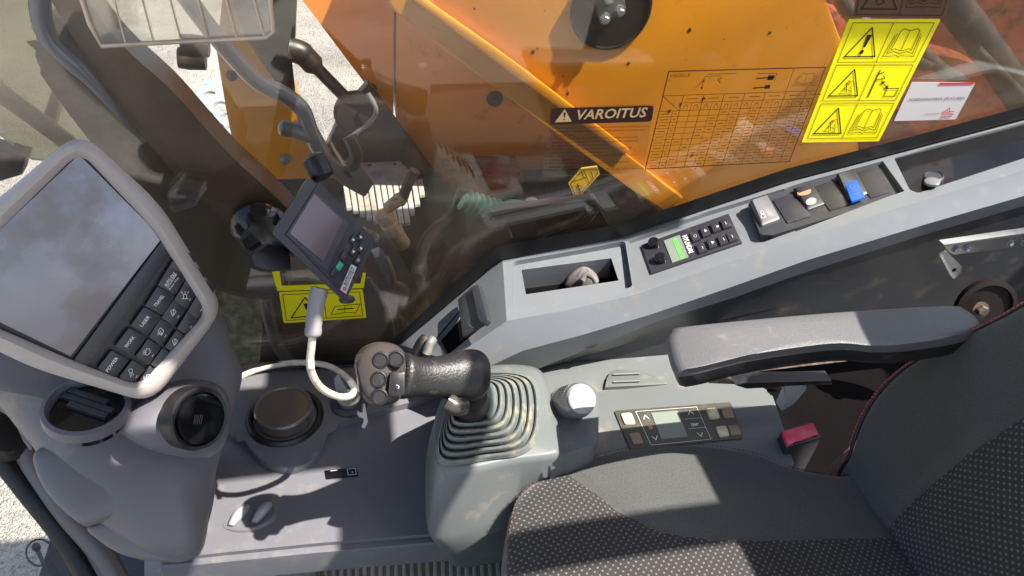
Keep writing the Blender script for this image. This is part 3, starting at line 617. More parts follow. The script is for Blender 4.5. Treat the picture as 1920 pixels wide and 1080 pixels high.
# white on dark VAROITUS block
VQ = [(1034, 203), (1226, 198), (1222, 228), (1031, 234)]
vs_ = thing('caution_sticker', W.at(1130, 220), 'transparent sticker headed VAROITUS on a dark bar, over the orange boom', 'sticker')
prism('film', W, [(1032, 200), (1228, 195), (1206, 325), (1017, 331)], .0014, .0004, M['clear'], vs_, smooth=False)
prism('heading_bar', W, VQ, .0022, .0004, M['brownink'], vs_, r=.006, smooth=False)
P = Print(W, .003); P.text('VAROITUS', (1080, 224), (1212, 219), (1083, 206), bold=.02, shear=.15)
tri = [(1059, 204.5), (1072, 228), (1040, 229.5)]
P.poly(tri); P.build('heading', M['creamink'], vs_)
P = Print(W, .0035); P.poly([(1056, 211), (1061, 211), (1059.5, 220), (1057.5, 220)]); P.disc((1058, 224), 1.6); P.build('warning_mark', M['brownink'], vs_)
P = Print(W, .0026)
TX = ['1. Tutustu koneen käyttöohjekirjaan ennen koneen käyttöönottoa', '2. Lämmityskäytä aina käyttöohjekirjan mukaisesti ennen työn', '   aloittamista.', '3. Sovita työskentelyasentosi ja istuin sopivaksi koneen', '   mukaan, mikä vaikuttaa koneen / varusteiden hallintaan',
      '   ja ohjauslaitteiden käytettävyyteen.', '4. Tarkista ohjaus- ja painejärjestelmä ennen käyttöä', '   sekä varmista näkyvyys koneesta.', '5. Älä käytä konetta ennen kuin alue on turvallinen. Älä', '   nosta ihmisiä.', '6. Laske puomi maahan, sulje aina koneen moottori ja', '   lukitse vivut.', '7. Irrota avain, poistuessasi koneesta. Peseydy säännöllisesti.']
for i, s in enumerate(TX):
    y = 243 + i*6.6; x0 = 1031 - i*.9 + (8 if s.startswith('   ') else 0); s = s.strip(); ln = min(2.95*len(s)+2, 186)
    P.text(s, (x0, y), (x0+ln, y-ln*.022), (x0+.6, y-4.1))
P.build('text_lines', M['brownink'], vs_)
# lifting table
LQ = [(1254, 134), (1548, 126), (1480, 303), (1210, 317)]
ls = thing('load_chart_sticker', W.at(1380, 220), 'transparent load chart sticker with ruled table over the orange boom, left of the yellow sticker', 'sticker')
P = Print(W, .002); w1 = .0008
P.line([(0, 0), (1, 0), (1, 1), (0, 1)], .0016, LQ, True)
P.text('HX235LCR', (1257, 145), (1294, 143.5), (1258.5, 139))
P.line([(0, .25), (1, .25)], w1, LQ); P.line([(.8, 0), (.8, .25)], w1, LQ); BOOK(P, sub(LQ, .81, .03, .99, .22), w=.0007)
P.line([(.14, .33), (1, .33)], w1, LQ); P.line([(0, .41), (1, .41)], w1, LQ)
P.line([(.0, .25), (.13, .41)], w1, LQ)
for k in range(1, 10): P.line([(0, .41+.059*k), (1, .41+.059*k)], .0007, LQ)
P.line([(.09, .41), (.09, 1)], w1, LQ); P.line([(.135, .25), (.135, 1)], .0009, LQ)
for k in range(1, 13):
    u = .135 + .865*k/13; P.line([(u, .25 if k % 2 == 0 else .33), (u, 1)], .0006 if k % 2 else .0009, LQ)
for k in range(13):
    u = .135 + .865*(k+.5)/13; P.line([(u-.012, .39), (u-.01, .36), (u+.01, .36), (u+.012, .39)], .0007, LQ); P.disc(qmap(LQ, u, .35), .9, None, 6)
    if k % 2 == 0: P.line([(u-.0, .29), (u+.07, .29)], .001, LQ)
for r_ in range(10):
    v = .44 + .059*r_; P.line([(.02, v), (.07, v)], .001, LQ); P.line([(.105, v), (.12, v)], .001, LQ)
    for k in range(13):
        if (r_ < 2 and 3 > k) or (r_ < 5 and k < 2): continue
        if random.random() < (.15 if k > 3 else .5): continue
        u = .135 + .865*(k+.5)/13; P.line([(u-.018, v), (u+.016, v)], .0011, LQ)
P.line([(.2, .18), (.24, .1), (.24, .06), (.34, .06)], w1, LQ); P.line([(.26, .04), (.44, .04)], w1, LQ); P.line([(.35, .08), (.33, .1), (.35, .13)], .0014, LQ); P.disc(qmap(LQ, .24, .11), 2); P.disc(qmap(LQ, .24, .18), 2); P.line([(.24, .11), (.24, .18)], w1, LQ)
P.line([(.58, .1), (.69, .09)], .002, LQ); P.line([(.58, .2), (.68, .19)], .002, LQ); P.poly([(.65, .07), (.69, .07), (.69, .12), (.65, .12)], LQ); P.poly([(.65, .17), (.685, .17), (.685, .21), (.65, .21)], LQ); P.line([(.58, .05), (.7, .05), (.7, .13)], w1, LQ)
P.build('table_print', M['brownink'], ls)
# tank sticker
KQ = Pl(Z4.p, Z4.n); K1 = [(523, 548), (680, 543), (687, 596), (532, 606)]
ks = thing('manual_sticker', W.at(600, 570), 'yellow sticker with warning triangle and wrench manual on the glass, behind the grey cable plug', 'sticker')
prism('film', W, K1, .0016, .001, M['yellow'], ks, r=.003, smooth=False); prism('upper_film', W, [(510, 510), (524, 508), (528, 536), (676, 532), (680, 512), (686, 512), (682, 540), (520, 546)], .0016, .001, M['yellow'], ks, smooth=False)
P = Print(W, .0024); P.line([(.04, .08), (.96, .08), (.96, .92), (.04, .92)], .001, K1, True); P.line([(.52, .08), (.52, .92)], .001, K1); P.line([(.3, .2), (.1, .85), (.46, .8)], .0022, K1, True)
P.poly([(.27, .4), (.34, .4), (.32, .62), (.29, .62)], K1); P.disc(qmap(K1, .305, .72), 2.4); P.line([(.64, .55), (.58, .82), (.75, .78), (.88, .8), (.95, .5), (.8, .52)], .001, K1, True); P.line([(.67, .66), (.86, .64)], .002, K1)
P.line([(.76, .53), (.75, .78)], .0008, K1); P.build('print', M['blackink'], ks)
# --- clear pocket at the upper left
AQ = py_(.90)
ap = thing('clear_pocket', AQ.at(330, 30), 'clear ribbed acrylic pocket hanging at the top left of the window', 'pocket')
AO = [(135, -60), (168, 45), (190, 86), (380, 76), (498, 70), (512, 60), (500, -70)]
prism('sheet', AQ, AO, 0, .003, M['acrylic'], ap)
tube('edge', [AQ.at(*q, .001) for q in AO], .0028, M['acrylicrim'], ap, 8, 0)
for k in range(6):
    x = 205+k*52; tube('rib', [AQ.at(x-6, -60, .001), AQ.at(x+30, 80-(x-190)*.05, .001)], .0012, M['acrylicrim'], ap, 6, 0)
# ================================================================== SIDE CONSOLE
sc_ = thing('side_console', py_(.85).at(1300, 450), 'long light grey side console rising under the side window, carrying switches and radio', 'console')
def ex(P): return P
E1 = [(746, 645), (942, 482), (1050, 462), (1170, 440), (1320, 388), (1480, 335), (1700, 278), (2080, 178)]
E2 = [(842, 676), (950, 602), (1070, 580), (1190, 553), (1340, 501), (1500, 446), (1720, 379), (2080, 272)]
E2b = [(848, 682), (956, 609), (1075, 588), (1193, 563), (1345, 508), (1502, 452), (1722, 388), (2080, 284)]
E3 = [(905, 712), (1003, 694), (1100, 655), (1240, 600), (1370, 560), (1500, 514), (1720, 444), (2080, 340)]
YA, YB, YC = .94, .80, .788
def dens(L, n=5):
    out = []
    for i in range(len(L)-1):
        for k in range(n): out.append(tuple(lerp(V(L[i]), V(L[i+1]), k/n)))
    return out+[L[-1]]
e1 = py_(YA).pts(E1); e2 = py_(YB).pts(E2); e2b = py_(YB-.004).pts(E2b); e3 = py_(YC).pts(E3)
rings = []
for a, b, c, d in zip(e1, e2, e2b, e3):
    bot = V((d.x, .85, d.z-.06)); bk = V((a.x, .93, min(a.z, d.z)-.11))
    rings.append([a, b, c, lerp(c, d, .42)+V((0, -.014, 0)), d, bot, bk])
body = loft('console_body', rings, M['grey'], None, ang=22)
T1 = p3(e1[3], e1[5], e2[4]); T5 = p3(e1[5], e1[6], e2[5]); T4 = p3(e1[6], e1[7], e2[6]); T2 = p3(e1[1], e1[3], e2[2]); T3 = p3(e1[0], e1[1], e2[0])
def cutter(pl, L, h, t, r=.004, base=0):
    return prism('cut', pl, [p + pl.n*h for p in pl.pts(L, min(0, base))], 0, t, None, None, r=r, smooth=False)
C = [cutter(T2, [(978, 506), (1146, 484), (1160, 526), (986, 552)], .03, .09, .002, -.010),
     cutter(T2, [(962, 490), (1100, 466), (1172, 452), (1186, 542), (960, 572)], .03, .040, .008),
     cutter(T1, [(1178, 452), (1322, 400), (1470, 354), (1496, 432), (1345, 486), (1196, 538)], .03, .037, .002),
     cutter(T5, [(1462, 357), (1480, 350), (1655, 303), (1694, 366), (1505, 430), (1492, 434)], .03, .037, .002),
     cutter(T4, [(1676, 296), (2060, 194), (2060, 262), (1722, 362), (1706, 356)], .03, .040, .004),
     cutter(T3, [(818, 632), (862, 582), (880, 572), (900, 606), (836, 668)], .03, .042, .002)]
cut(body, C); body.data.materials.clear(); body.data.materials.append(M['grey'])
body.parent = sc_; body.matrix_parent_inverse = Matrix.Translation(-sc_.location)
def liner(name, pl, L, h0, h1, m):
    c = (sum(q[0] for q in L)/len(L), sum(q[1] for q in L)/len(L)); L = [(c[0]+(x-c[0])*.992, c[1]+(y-c[1])*.992) for x, y in L]
    return loft(name, [rnd([p + pl.n*(h-h0) for p in pl.pts(L, h0)], .003) for h in (h0, h1)], m, sc_, cap0=False)
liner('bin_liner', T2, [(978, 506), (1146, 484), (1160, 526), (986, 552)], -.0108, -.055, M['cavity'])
prism('pocket_lining', T4, [(1677, 297), (2050, 198), (2050, 263), (1723, 361), (1707, 355)], -.002, .006, M['gloss'], sc_, smooth=False)
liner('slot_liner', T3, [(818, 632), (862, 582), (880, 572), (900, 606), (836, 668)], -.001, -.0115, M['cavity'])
lathe('lighter_button', T4.at(1748, 343, -.003), T4.n, [(.015, 0), (.0145, .012), (.0125, .014), (.0115, .0125), (0, .0125)], M['dark'], sc_)
lathe('button_cap', T4.at(1748, 341, 0.009), T4.n, [(.011, -.002), (.011, .0015), (.0095, .0025), (0, .0025)], M['rail'], sc_)
# flap and plug at the lower left of the console
fl = thing('socket_flap', T3.at(880, 590), 'dark square flap standing open over a slot, above the joystick', 'flap')
prism('flap', T3, [(858, 562), (886, 536), (912, 604), (868, 632)], .018, .004, M['dark'], fl, bev=.001, r=.002)
prism('hinge', T3, [(884, 538), (896, 533), (914, 598), (904, 606), (898, 600)], .024, .01, M['dark'], fl, bev=.002, r=.002)
P = Print(T3, .0188); P.line(sp2([(884, 588), (878, 606), (888, 614), (900, 607)], 5, False), .0008); P.build('mould_mark', M['rail'], fl)
pg = thing('socket_plug', T3.at(797, 645), 'pale ribbed plug lying in the console slot behind the joystick head', 'plug')
tube('plug_body', [T3.at(782, 662, .004), T3.at(790, 645, .010), T3.at(800, 634, .008)], .010, M['hose'], pg, 12)
tube('plug_body', [T3.at(800, 662, .004), T3.at(806, 645, .010), T3.at(812, 636, .008)], .008, M['boot'], pg, 12)
rag = thing('crumpled_cloth', T2.at(1100, 528, -.03), 'grey crumpled cloth inside the black bin opening', 'cloth')
c0 = [T2.at(x, y, -.045) for x, y in [(1062, 538), (1072, 520), (1092, 514), (1105, 518), (1120, 524), (1122, 532), (1100, 540)]]
P_ = spline(c0, 4, True); P_ = [p + T2.n*random.uniform(0, .004) + V((random.uniform(-.002, .002), 0, random.uniform(-.002, .002))) for p in P_]
dome('cloth_fold', P_, T2.n, .030, M['belt'], rag, p=1.6, depth=.003)
tube('cloth_roll', [T2.at(1092, 526, -.02), T2.at(1100, 516, -.014), T2.at(1112, 520, -.014), T2.at(1118, 530, -.02)], .005, M['belt'], rag)
# radio
RF = T1.off(-.006)
RQ_ = [(1202, 459), (1366, 400), (1391, 454), (1221, 512)]
ra = thing('radio', RF.at(1290, 455), 'dark radio set turned sideways with two knobs and green lit display', 'radio')
prism('faceplate', RF, RQ_, .003, .006, M['key'], ra, bev=.0008)
prism('display', RF, sub(RQ_, .245, .12, .425, .90), .0042, .001, M['lcd'], ra, smooth=False)
prism('display_bar', RF, [(1261, 449), (1268, 447), (1283, 483), (1276, 486)], .0047, .001, M['lcdg'], ra, smooth=False)
for a, b in ((.555, .16), (.675, .13), (.795, .10), (.57, .58), (.69, .55), (.81, .56)):
    Lb = sub(RQ_, a-.025, b, a+.062, b+.30); prism('radio_button', RF, Lb, .0075, .004, M['key'], ra, bev=.0012)
for b in (.1, .56):
    prism('radio_button', RF, sub(RQ_, .885, b, .975, b+.3), .0075, .004, M['key'], ra, bev=.0012)
P = Print(RF, .0036); P.text('HYUNDAI', (1279, 443), (1292, 475), (1288, 440), bold=.02); P.build('maker_name', M['white'], ra)
P = Print(RF, .0081)
for a, b in ((.70, .27), (.72, .7)): c = qmap(RQ_, a, b); P.poly([(c[0]-3, c[1]-2), (c[0]+3, c[1]-.5), (c[0]-1, c[1]+3)])
c = qmap(RQ_, .575, .32); P.ring(c, 2.6, .0005); c = qmap(RQ_, .835, .26); P.poly([(c[0]-3, c[1]), (c[0]+3, c[1]-1), (c[0], c[1]+3)])
for a, b in ((.6, .75), (.84, .72), (.93, .26), (.935, .72)): c = qmap(RQ_, a, b); P.line([(c[0]-1, c[1]-2), (c[0]+1, c[1]+2)], .0008)
P.build('button_marks', M['white'], ra)
for i, q in enumerate(((1227, 462), (1239, 491))):
    c = RF.at(*q); k = lathe('radio_knob', c, T1.n, [(.0095, 0), (.0095, .011), (.008, .0135), (0, .0135)], M['gloss'], ra, 20)
    if i: lathe('knob_cap', c + T1.n*.0137, T1.n, [(.0045, 0), (.004, .0008), (0, .0008)], M['redink'], k, 14)
# switch bank
SF = T5.off(-.006)
sb = thing('switch_panel', SF.at(1540, 380), 'black panel of rocker switches between radio and black pocket', 'switch panel')
SB = [(1402, 384), (1632, 307), (1678, 368), (1436, 440)]
prism('panel_frame', SF, [(1402, 380), (1430, 370), (1635, 305), (1652, 318), (1680, 362), (1674, 372), (1448, 441), (1426, 440)], .006, .01, M['dark'], sb, bev=.003, r=.004)
for a0_, a1_ in ((.19, .375), (.52, .69), (.84, .985)):
    prism('blank_cover', SF, sub(SB, a0_, .10, a1_, .86), .0078, .003, M['key'], sb, bev=.0008, r=.001)
def rocker(L, m, h=.020, top=None):
    P0 = SF.pts(L, .004); c = sum(P0, V((0, 0, 0)))/4
    hs = (h, h, h*.55, h*.55)
    rings_ = [P0, [p + T5.n*(hh*.7) for p, hh in zip(P0, hs)], [c + (p-c)*.86 + T5.n*hh for p, hh in zip(P0, hs)]]
    return loft('rocker_switch', [rnd(r, .002, 3) for r in rings_], m, sb, ang=50)
rocker([(1406, 386), (1438, 375), (1462, 414), (1428, 428)], M['rail'], .014)
rocker([(1486, 362), (1520, 350), (1546, 386), (1514, 398)], M['dark'], .012)
rocker([(1566, 338), (1600, 326), (1626, 368), (1590, 382)], M['dark'], .015)
TS = SF.off(.017)
prism('blue_insert', SF.off(.0150), [(1584, 343), (1606, 337), (1622, 369), (1597, 378)], .001, .004, M['blue'], sb, bev=.001, r=.002)
prism('salmon_insert', SF.off(.0125), sp2([(1496, 359), (1508, 352), (1520, 355), (1518, 362), (1506, 366), (1497, 365)], 3), .002, .004, M['salmon'], sb)
prism('white_insert', SF.off(.0105), sp2([(1511, 378), (1518, 371), (1528, 371), (1531, 377), (1524, 383), (1514, 384)], 3), .002, .004, M['silver'], sb)
P = Print(SF.off(.0150), .0008); P.ring((1429, 398), 3, .0006); P.ring((1431, 405), 4, .0006); P.line([(1420, 383), (1424, 382)], .0009); P.build('switch_print', M['white'], sb)
P = Print(SF.off(.0150), .0018); P.ring((1598, 350), 4, .0006); P.line([(1599, 358), (1608, 356)], .0006); P.line([(1602, 364), (1612, 361)], .0006); P.build('switch_print', M['lcd'], sb)
# dark side panel under the console
sp = sc_
D0 = [(905, 704), (1003, 690), (1100, 652), (1240, 598), (1370, 556), (1500, 511), (1720, 440), (2080, 336)]
D1 = [(930, 735), (1010, 728), (1100, 705), (1200, 680), (1330, 660), (1500, 640), (1720, 610), (2080, 560)]
d0 = py_(.792).pts(D0); d1 = py_(.81).pts(D1)
loft('lower_panel', [[a, lerp(a, b, .5)+V((0, .012, 0)), b, b+V((0, .03, 0)), a+V((0, .06, 0))] for a, b in zip(d0, d1)], M['dark'], sp, ang=25)
LT = thing('lower_trim', pz(.6).at(1150, 710), 'light grey lower ledge between side panel and climate console', 'trim')
prism('ledge', pz(.575), [(925, 700), (1060, 655), (1180, 650), (1300, 640), (1330, 640), (1330, 718), (1290, 722), (1100, 738), (1000, 745)], 0, .03, M['grey2'], LT, bev=.004)
prism('ribbed_pocket', pz(.582), sp2([(1134, 726), (1142, 700), (1160, 692), (1195, 694), (1225, 704), (1250, 716), (1250, 720)], 3, False), 0, .01, M['grey2'], LT, bev=.002)
for k in range(2): tube('pocket_rib', [pz(.585).at(1150, 702+k*14), pz(.585).at(1200, 700+k*14)], .0015, M['grey'], LT, 8, 0)
lathe('plug_cover', py_(.79).at(1108, 640), V((0, -1, .2)), [(.013, -.004), (.013, .001), (.012, .002), (0, .002)], M['dark'], sp)
# steel bracket
XB = py_(.76)
sbk = thing('steel_bracket', XB.at(1850, 455), 'bright steel angle strip with bolts at the right edge, above the armrest', 'bracket')
prism('strip', XB, [(1770, 460), (1960, 432), (1960, 456), (1790, 478), (1776, 474)], .012, .004, M['steel'], sbk, bev=.001)
prism('strip_flange', XB, [(1770, 459), (1960, 431), (1960, 434), (1770, 462)], .022, .012, M['steel'], sbk)
prism('tab', XB, [(1761, 478), (1774, 470), (1804, 500), (1801, 512), (1789, 524), (1782, 518)], .020, .003, M['steel'], sbk, bev=.001, r=.003)
for q in ((1791, 466), (1812, 464), (1893, 455), (1920, 453)): bolt(sbk, XB.at(*q, .012), V((0, -1, 0)), .0042, M['silver'])
lathe('tab_hole', XB.at(1789, 506, .020), V((0, -1, 0)), [(.0035, 0), (.0035, .0006), (0, .0006)], M['gloss'], sbk, 14)
bl_ = thing('hex_bolt', XB.at(1838, 580), 'hex bolt in a dark round recess between the armrest tip and seat back', 'bolt')
lathe('recess', py_(.74).at(1850, 578), V((-.2, -1, .3)), [(.05, -.01), (.05, .0), (.042, .002), (.04, -.004), (0, -.004)], M['matblack'], bl_)
bolt(bl_, py_(.74).at(1838, 580, .006), V((-.3, -1, .4)), .009, M['hose'], 'bolt_head')

# ================================================================== CLIMATE CONSOLE AND JOYSTICK POD
ZC = pz(.60)
ac = thing('climate_console', ZC.at(1270, 790), 'light grey ledge with climate control panel, beside the seat cushion', 'console')
prism('ledge', ZC, [(1090, 742), (1110, 736), (1290, 717), (1420, 722), (1446, 735), (1462, 780), (1492, 880), (1440, 885), (1120, 880)], 0, .22, M['grey2'], ac, bev=.008, r=.008, seg=3)
AQ_ = [(1152, 770), (1370, 754), (1394, 821), (1182, 842)]
prism('control_panel', ZC, AQ_, .003, .004, M['keypad'], ac, bev=.001, r=.003)
prism('display', ZC, sub(AQ_, .30, .12, .53, .82), .004, .001, M['lcd'], ac, r=.001, smooth=False)
for u, v, m in ((.09, .22, 'cream'), (.09, .74, 'tan'), (.82, .26, 'cream'), (.945, .28, 'tan'), (.845, .76, 'cream'), (.95, .76, 'tan')):
    prism('push_button', ZC, sub(AQ_, u-.045, v-.14, u+.045, v+.14), .006, .003, M[m], ac, bev=.001, r=.0025)
P = Print(ZC, .0042)
P.line([(.175, .06), (.70, .06), (.72, .95), (.19, .95)], .0006, AQ_, True); P.line([(.56, .36), (.71, .36)], .0006, AQ_); P.line([(.56, .62), (.71, .62)], .0006, AQ_)
for u, v, s in ((.24, .22, 1), (.25, .78, -1), (.63, .2, 1), (.645, .8, -1)): P.line([(u-.022, v+.05*s), (u, v-.05*s), (u+.022, v+.05*s)], .0012, AQ_)
c = qmap(AQ_, .60, .52); P.text('TEMP', (c[0]-1, c[1]+3), (c[0]+14, c[1]+1.5), (c[0]-2, c[1]-2), bold=.03); P.build('panel_print', M['white'], ac)
P = Print(ZC, .0042); c = qmap(AQ_, .245, .5)
for k in range(4):
    a = k*math.pi/2+.4; P.disc((c[0]+2.6*math.cos(a), c[1]+2.2*math.sin(a)), 1.7, None, 8)
P.build('fan_symbol', M['amberink'], ac)
# pod
pod = thing('joystick_pod', pz(.5).at(950, 850), 'light grey pod holding the joystick boot, left of the climate console', 'console')
def R3(L, z, n=5): return spline([pz(z).at(*q) for q in L], n, True)
t0 = [(822, 785), (840, 735), (868, 705), (935, 690), (1000, 695), (1020, 730), (1034, 790), (1046, 838), (1035, 852), (960, 862), (880, 878), (832, 872), (818, 840)]
t1 = [(814, 790), (834, 735), (864, 700), (935, 684), (1006, 690), (1030, 728), (1044, 790), (1056, 842), (1040, 862), (960, 873), (880, 889), (826, 884), (811, 850)]
t2 = [(800, 850), (822, 780), (860, 740), (935, 720), (1010, 725), (1060, 760), (1080, 800), (1100, 850), (1060, 900), (960, 950), (870, 995), (812, 1005), (798, 960)]
t3 = [(800, 880), (826, 800), (870, 760), (935, 740), (1010, 745), (1060, 780), (1080, 820), (1096, 870), (1050, 930), (960, 985), (872, 1015), (822, 1020), (803, 985)]
t4 = [(830, 960), (850, 900), (880, 860), (940, 840), (1010, 840), (1050, 860), (1070, 890), (1080, 930), (1060, 1000), (980, 1040), (900, 1060), (850, 1060), (832, 1010)]
loft('pod_body', [R3([((q[0]-935)*.93+935, (q[1]-785)*.93+785) for q in t0], .670), R3(t0, .668), R3(t1, .660), R3(t2, .555), R3(t3, .535), R3(t4, .38), R3(t4, .20)], M['grey2'], pod, ang=40)
# knob plinth, right of boot
k0 = [(1010, 705), (1060, 708), (1110, 722), (1120, 745), (1122, 812), (1112, 832), (1060, 850), (1035, 852), (1025, 780)]
prism('knob_plinth', pz(.652), sp2(k0, 5), 0, .10, M['grey2'], pod, bev=.008, seg=3)
kd = thing('dial_knob', pz(.652).at(1070, 760), 'large silver capped dial knob on the pod right of the boot', 'knob')
kc = pz(.652).at(1063, 757); kx = (pz(.695).at(1092, 748) - kc); h = kx.length
lathe('dial', kc, kx, [(.026, 0), (.026, .004), (.0245, .006), (.0235, h*.8), (.0215, h*.93), (.0, h*.93)], M['rail'], kd, 40)
lathe('dial_cap', kc+kx*.935, kx, [(.0205, 0), (.0205, .003), (.019, .0045), (0, .005)], M['silver'], kd, 40)
bm = bmesh.new()
a_ = kx.orthogonal().normalized(); b_ = kx.normalized().cross(a_)
for i in range(44):
    d = a_*math.cos(i*2*math.pi/44) + b_*math.sin(i*2*math.pi/44)
    tube_bm(bm, [kc+d*.0245+kx*.12, kc+d*.0238+kx*.75], .0007, 4)
tag(from_bm('dial_knurl', bm, M['rail'], kd), kind='stuff')
P = Print(pz(.652), .0006)
for i in range(9):
    a = math.radians(105+i*16); P.line([(1063+33*math.cos(a), 760-29*math.sin(a)*-1), (1063+37*math.cos(a), 760+33*math.sin(a))], .0007)
P.build('dial_scale', M['dark'], pod)
# boot
boot = thing('joystick_boot', pz(.67).at(925, 790), 'ribbed grey rubber bellows boot under the joystick', 'boot')
nb = 8; base = [(826, 868), (830, 790), (862, 716), (930, 698), (1002, 712), (1014, 790), (990, 846), (915, 862)]
topc = [(858, 768), (856, 742), (868, 722), (890, 716), (914, 722), (920, 745), (912, 768), (885, 776)]
def ring_at(t, z, sc=1.0):
    L = [((a[0]*(1-t)+b[0]*t), (a[1]*(1-t)+b[1]*t)) for a, b in zip(base, topc)]
    cx = sum(q[0] for q in L)/8; cy = sum(q[1] for q in L)/8
    return R3([(cx+(q[0]-cx)*sc, cy+(q[1]-cy)*sc) for q in L], z, 6)
rings_ = [ring_at(0, .668, 1.02), ring_at(0, .674, 1.0)]; NP = 6
for k in range(NP):
    t = k/NP*.86; z = .676 + .052*k/NP
    rings_ += [ring_at(t+.035, z), ring_at(t+.055, z+.0045), ring_at(t+.085, z+.0065), ring_at(t+.115, z+.0045), ring_at(t+.125, z-.002)]
rings_ += [ring_at(.93, .73), ring_at(1.0, .738), ring_at(1.06, .745)]
loft('bellows', rings_, M['boot'], boot, cap0=False, ang=70)
# joystick
js = thing('joystick', pz(.75).at(890, 745), 'black joystick grip leaning left with round thumb buttons', 'joystick')
def Z3(x, y, z): return pz(z).at(x, y)
tube('stem', [Z3(886, 772, .70), Z3(884, 758, .735), Z3(886, 742, .765)], .02, M['black'], js, 18, 6, radii=[.028]*3+[.027, .026, .025, .024, .023, .022, .021, .020, .019, .018])
st_ = [(914, 704, .800, .017, .017), (908, 704, .801, .025, .023), (896, 703, .802, .0305, .027), (880, 703, .804, .0315, .027), (858, 705, .808, .029, .025), (832, 707, .814, .0255, .022), (805, 708, .820, .0225, .020), (780, 707, .826, .0225, .020), (760, 705, .831, .026, .022), (744, 703, .836, .029, .024)]
Pj = [Z3(x, y, z) for x, y, z, a, b in st_]
HP = pface(712, 702, 1)                                   # facing reference
def grip_rings(st, sup=2.3, n=28):
    P = [Z3(x, y, z) for x, y, z, a, b in st]; out = []
    for i, p in enumerate(P):
        t = (P[min(i+1, len(P)-1)] - P[max(i-1, 0)]).normalized(); f = (HP.n - t*HP.n.dot(t)).normalized(); s = t.cross(f); _, _, _, a, b = st[i]; r = []
        for k in range(n):
            c, d = math.cos(2*math.pi*k/n), math.sin(2*math.pi*k/n)
            r.append(p + s*a*math.copysign(abs(c)**(2/sup), c) + f*b*math.copysign(abs(d)**(2/sup), d))
        out.append(r)
    return out
gp = loft('grip', grip_rings(st_), M['grip'], js, ang=80)
sm = gp.modifiers.new('s', 'SUBSURF'); sm.levels = sm.render_levels = 1
hs = [(752, 703, .834, .024, .016), (746, 703, .835, .029, .021), (736, 702, .838, .0335, .023), (722, 701, .842, .0355, .0235), (706, 700, .846, .0355, .0235), (692, 700, .849, .033, .0225), (680, 701, .851, .027, .020), (672, 702, .852, .019, .015), (668, 703, .852, .010, .008)]
hd = loft('head', grip_rings(hs, 2.6), M['head'], js, ang=80)
sm = hd.modifiers.new('s', 'SUBSURF'); sm.levels = sm.render_levels = 1
hpc = Z3(712, 702, .845); HF = Pl(hpc + HP.n*.0250, HP.n)
for q in ((714, 675), (743, 673), (710, 711), (712, 744)):
    c = HF.at(*q, -.001); r = .0062
    k = lathe('thumb_button_collar', c, HF.n, [(r*1.5, -.004), (r*1.42, .0012), (r*1.15, .0022), (r*1.05, .0005), (0, .0005)], M['black'], js)
    lathe('thumb_button', c, HF.n, [(r, 0), (r, .004), (r*.86, .0068), (r*.5, .0086), (0, .009)], M['black'], k, ang=80)
wl_ = prism('roller_housing', HF, [(732, 696), (760, 697), (758, 742), (728, 741)], .002, .01, M['black'], js, bev=.0015, r=.003)
for k in range(9):
    v = k/9; P0 = [(737, 700+v*36), (755, 701+v*36), (754.5, 703.5+v*36), (736.5, 702.5+v*36)]
    prism('roller_rib', HF, P0, .0045+.003*math.sin(math.pi*(v+.05)), .006, M['dark'], wl_, bev=.0004)
tube('trigger', [Z3(838, 752, .80), Z3(855, 762, .795), Z3(868, 760, .79)], .011, M['head'], js, 14)
P = Print(HF, .009); P.line([(744, 722), (748, 724), (747, 728)], .0008); P.build('roller_mark', M['white'], js)

# ================================================================== FRONT TRAY, DASH BODY
ZT = pz(.48); TZ = .48
tr = thing('front_tray', ZT.at(600, 900), 'flat dark grey front console tray with cup holder, left of the joystick pod', 'console')
prism('tray_top', ZT, [(400, 705), (460, 690), (780, 680), (900, 700), (900, 1000), (820, 1000), (600, 1018), (420, 1036), (300, 1048), (300, 800)], 0, .012, M['tray'], tr, bev=.006, seg=3)
prism('tray_front', ZT, [(300, 1046), (420, 1034), (600, 1016), (900, 990), (900, 1012), (600, 1036), (300, 1064)], -.008, .05, M['tray'], tr, bev=.01, seg=3)
rz = sp2([(430, 812), (440, 760), (455, 700), (600, 692), (780, 686), (828, 720), (810, 742), (740, 762), (690, 776), (640, 792), (618, 806), (606, 836), (585, 862), (540, 880), (495, 866), (468, 838), (455, 822)], 4)
prism('raised_ledge', ZT, rz, .014, .014, M['tray'], tr, bev=.008, seg=4)
cc = ZT.at(535, 782, .014); R_ = (ZT.at(595, 782, .014) - ZT.at(475, 782, .014)).length/2
lathe('cup_holder', cc, V((0, 0, 1)), [(R_*1.22, -.01), (R_*1.20, .002), (R_*1.12, .007), (R_*1.04, .007), (R_*.98, .002), (R_*.96, -.012), (0, -.012)], M['black'], tr, 48)
cup = lathe('cup', cc, V((0, 0, 1)), [(R_*.86, -.01), (R_*.88, .02), (R_*.9, .024), (R_*.86, .027), (R_*.8, .026), (R_*.78, .024), (0, .024)], M['cuplid'], None, 48)
tag(cup, 'round smoked brown cup lid sitting in the cup holder', 'cup')
lc = ZT.at(655, 757, .014)
ls_ = thing('key_switch', lc, 'round key switch with metal ring, left of the joystick head', 'switch')
lathe('switch_base', lc, V((0, 0, 1)), [(.031, -.004), (.03, .004), (.024, .008), (.02, .008), (.018, .002), (0, .002)], M['dark'], ls_)
lathe('switch_ring', lc+V((0, 0, .006)), V((0, 0, 1)), [(.019, 0), (.019, .01), (.015, .012), (.013, .008), (0, .006)], M['steel'], ls_)
prism('key_bow', py_(lc.y), [(630, 735), (626, 712), (634, 703), (652, 735)], .0, .003, M['silver'], ls_, bev=.0008)
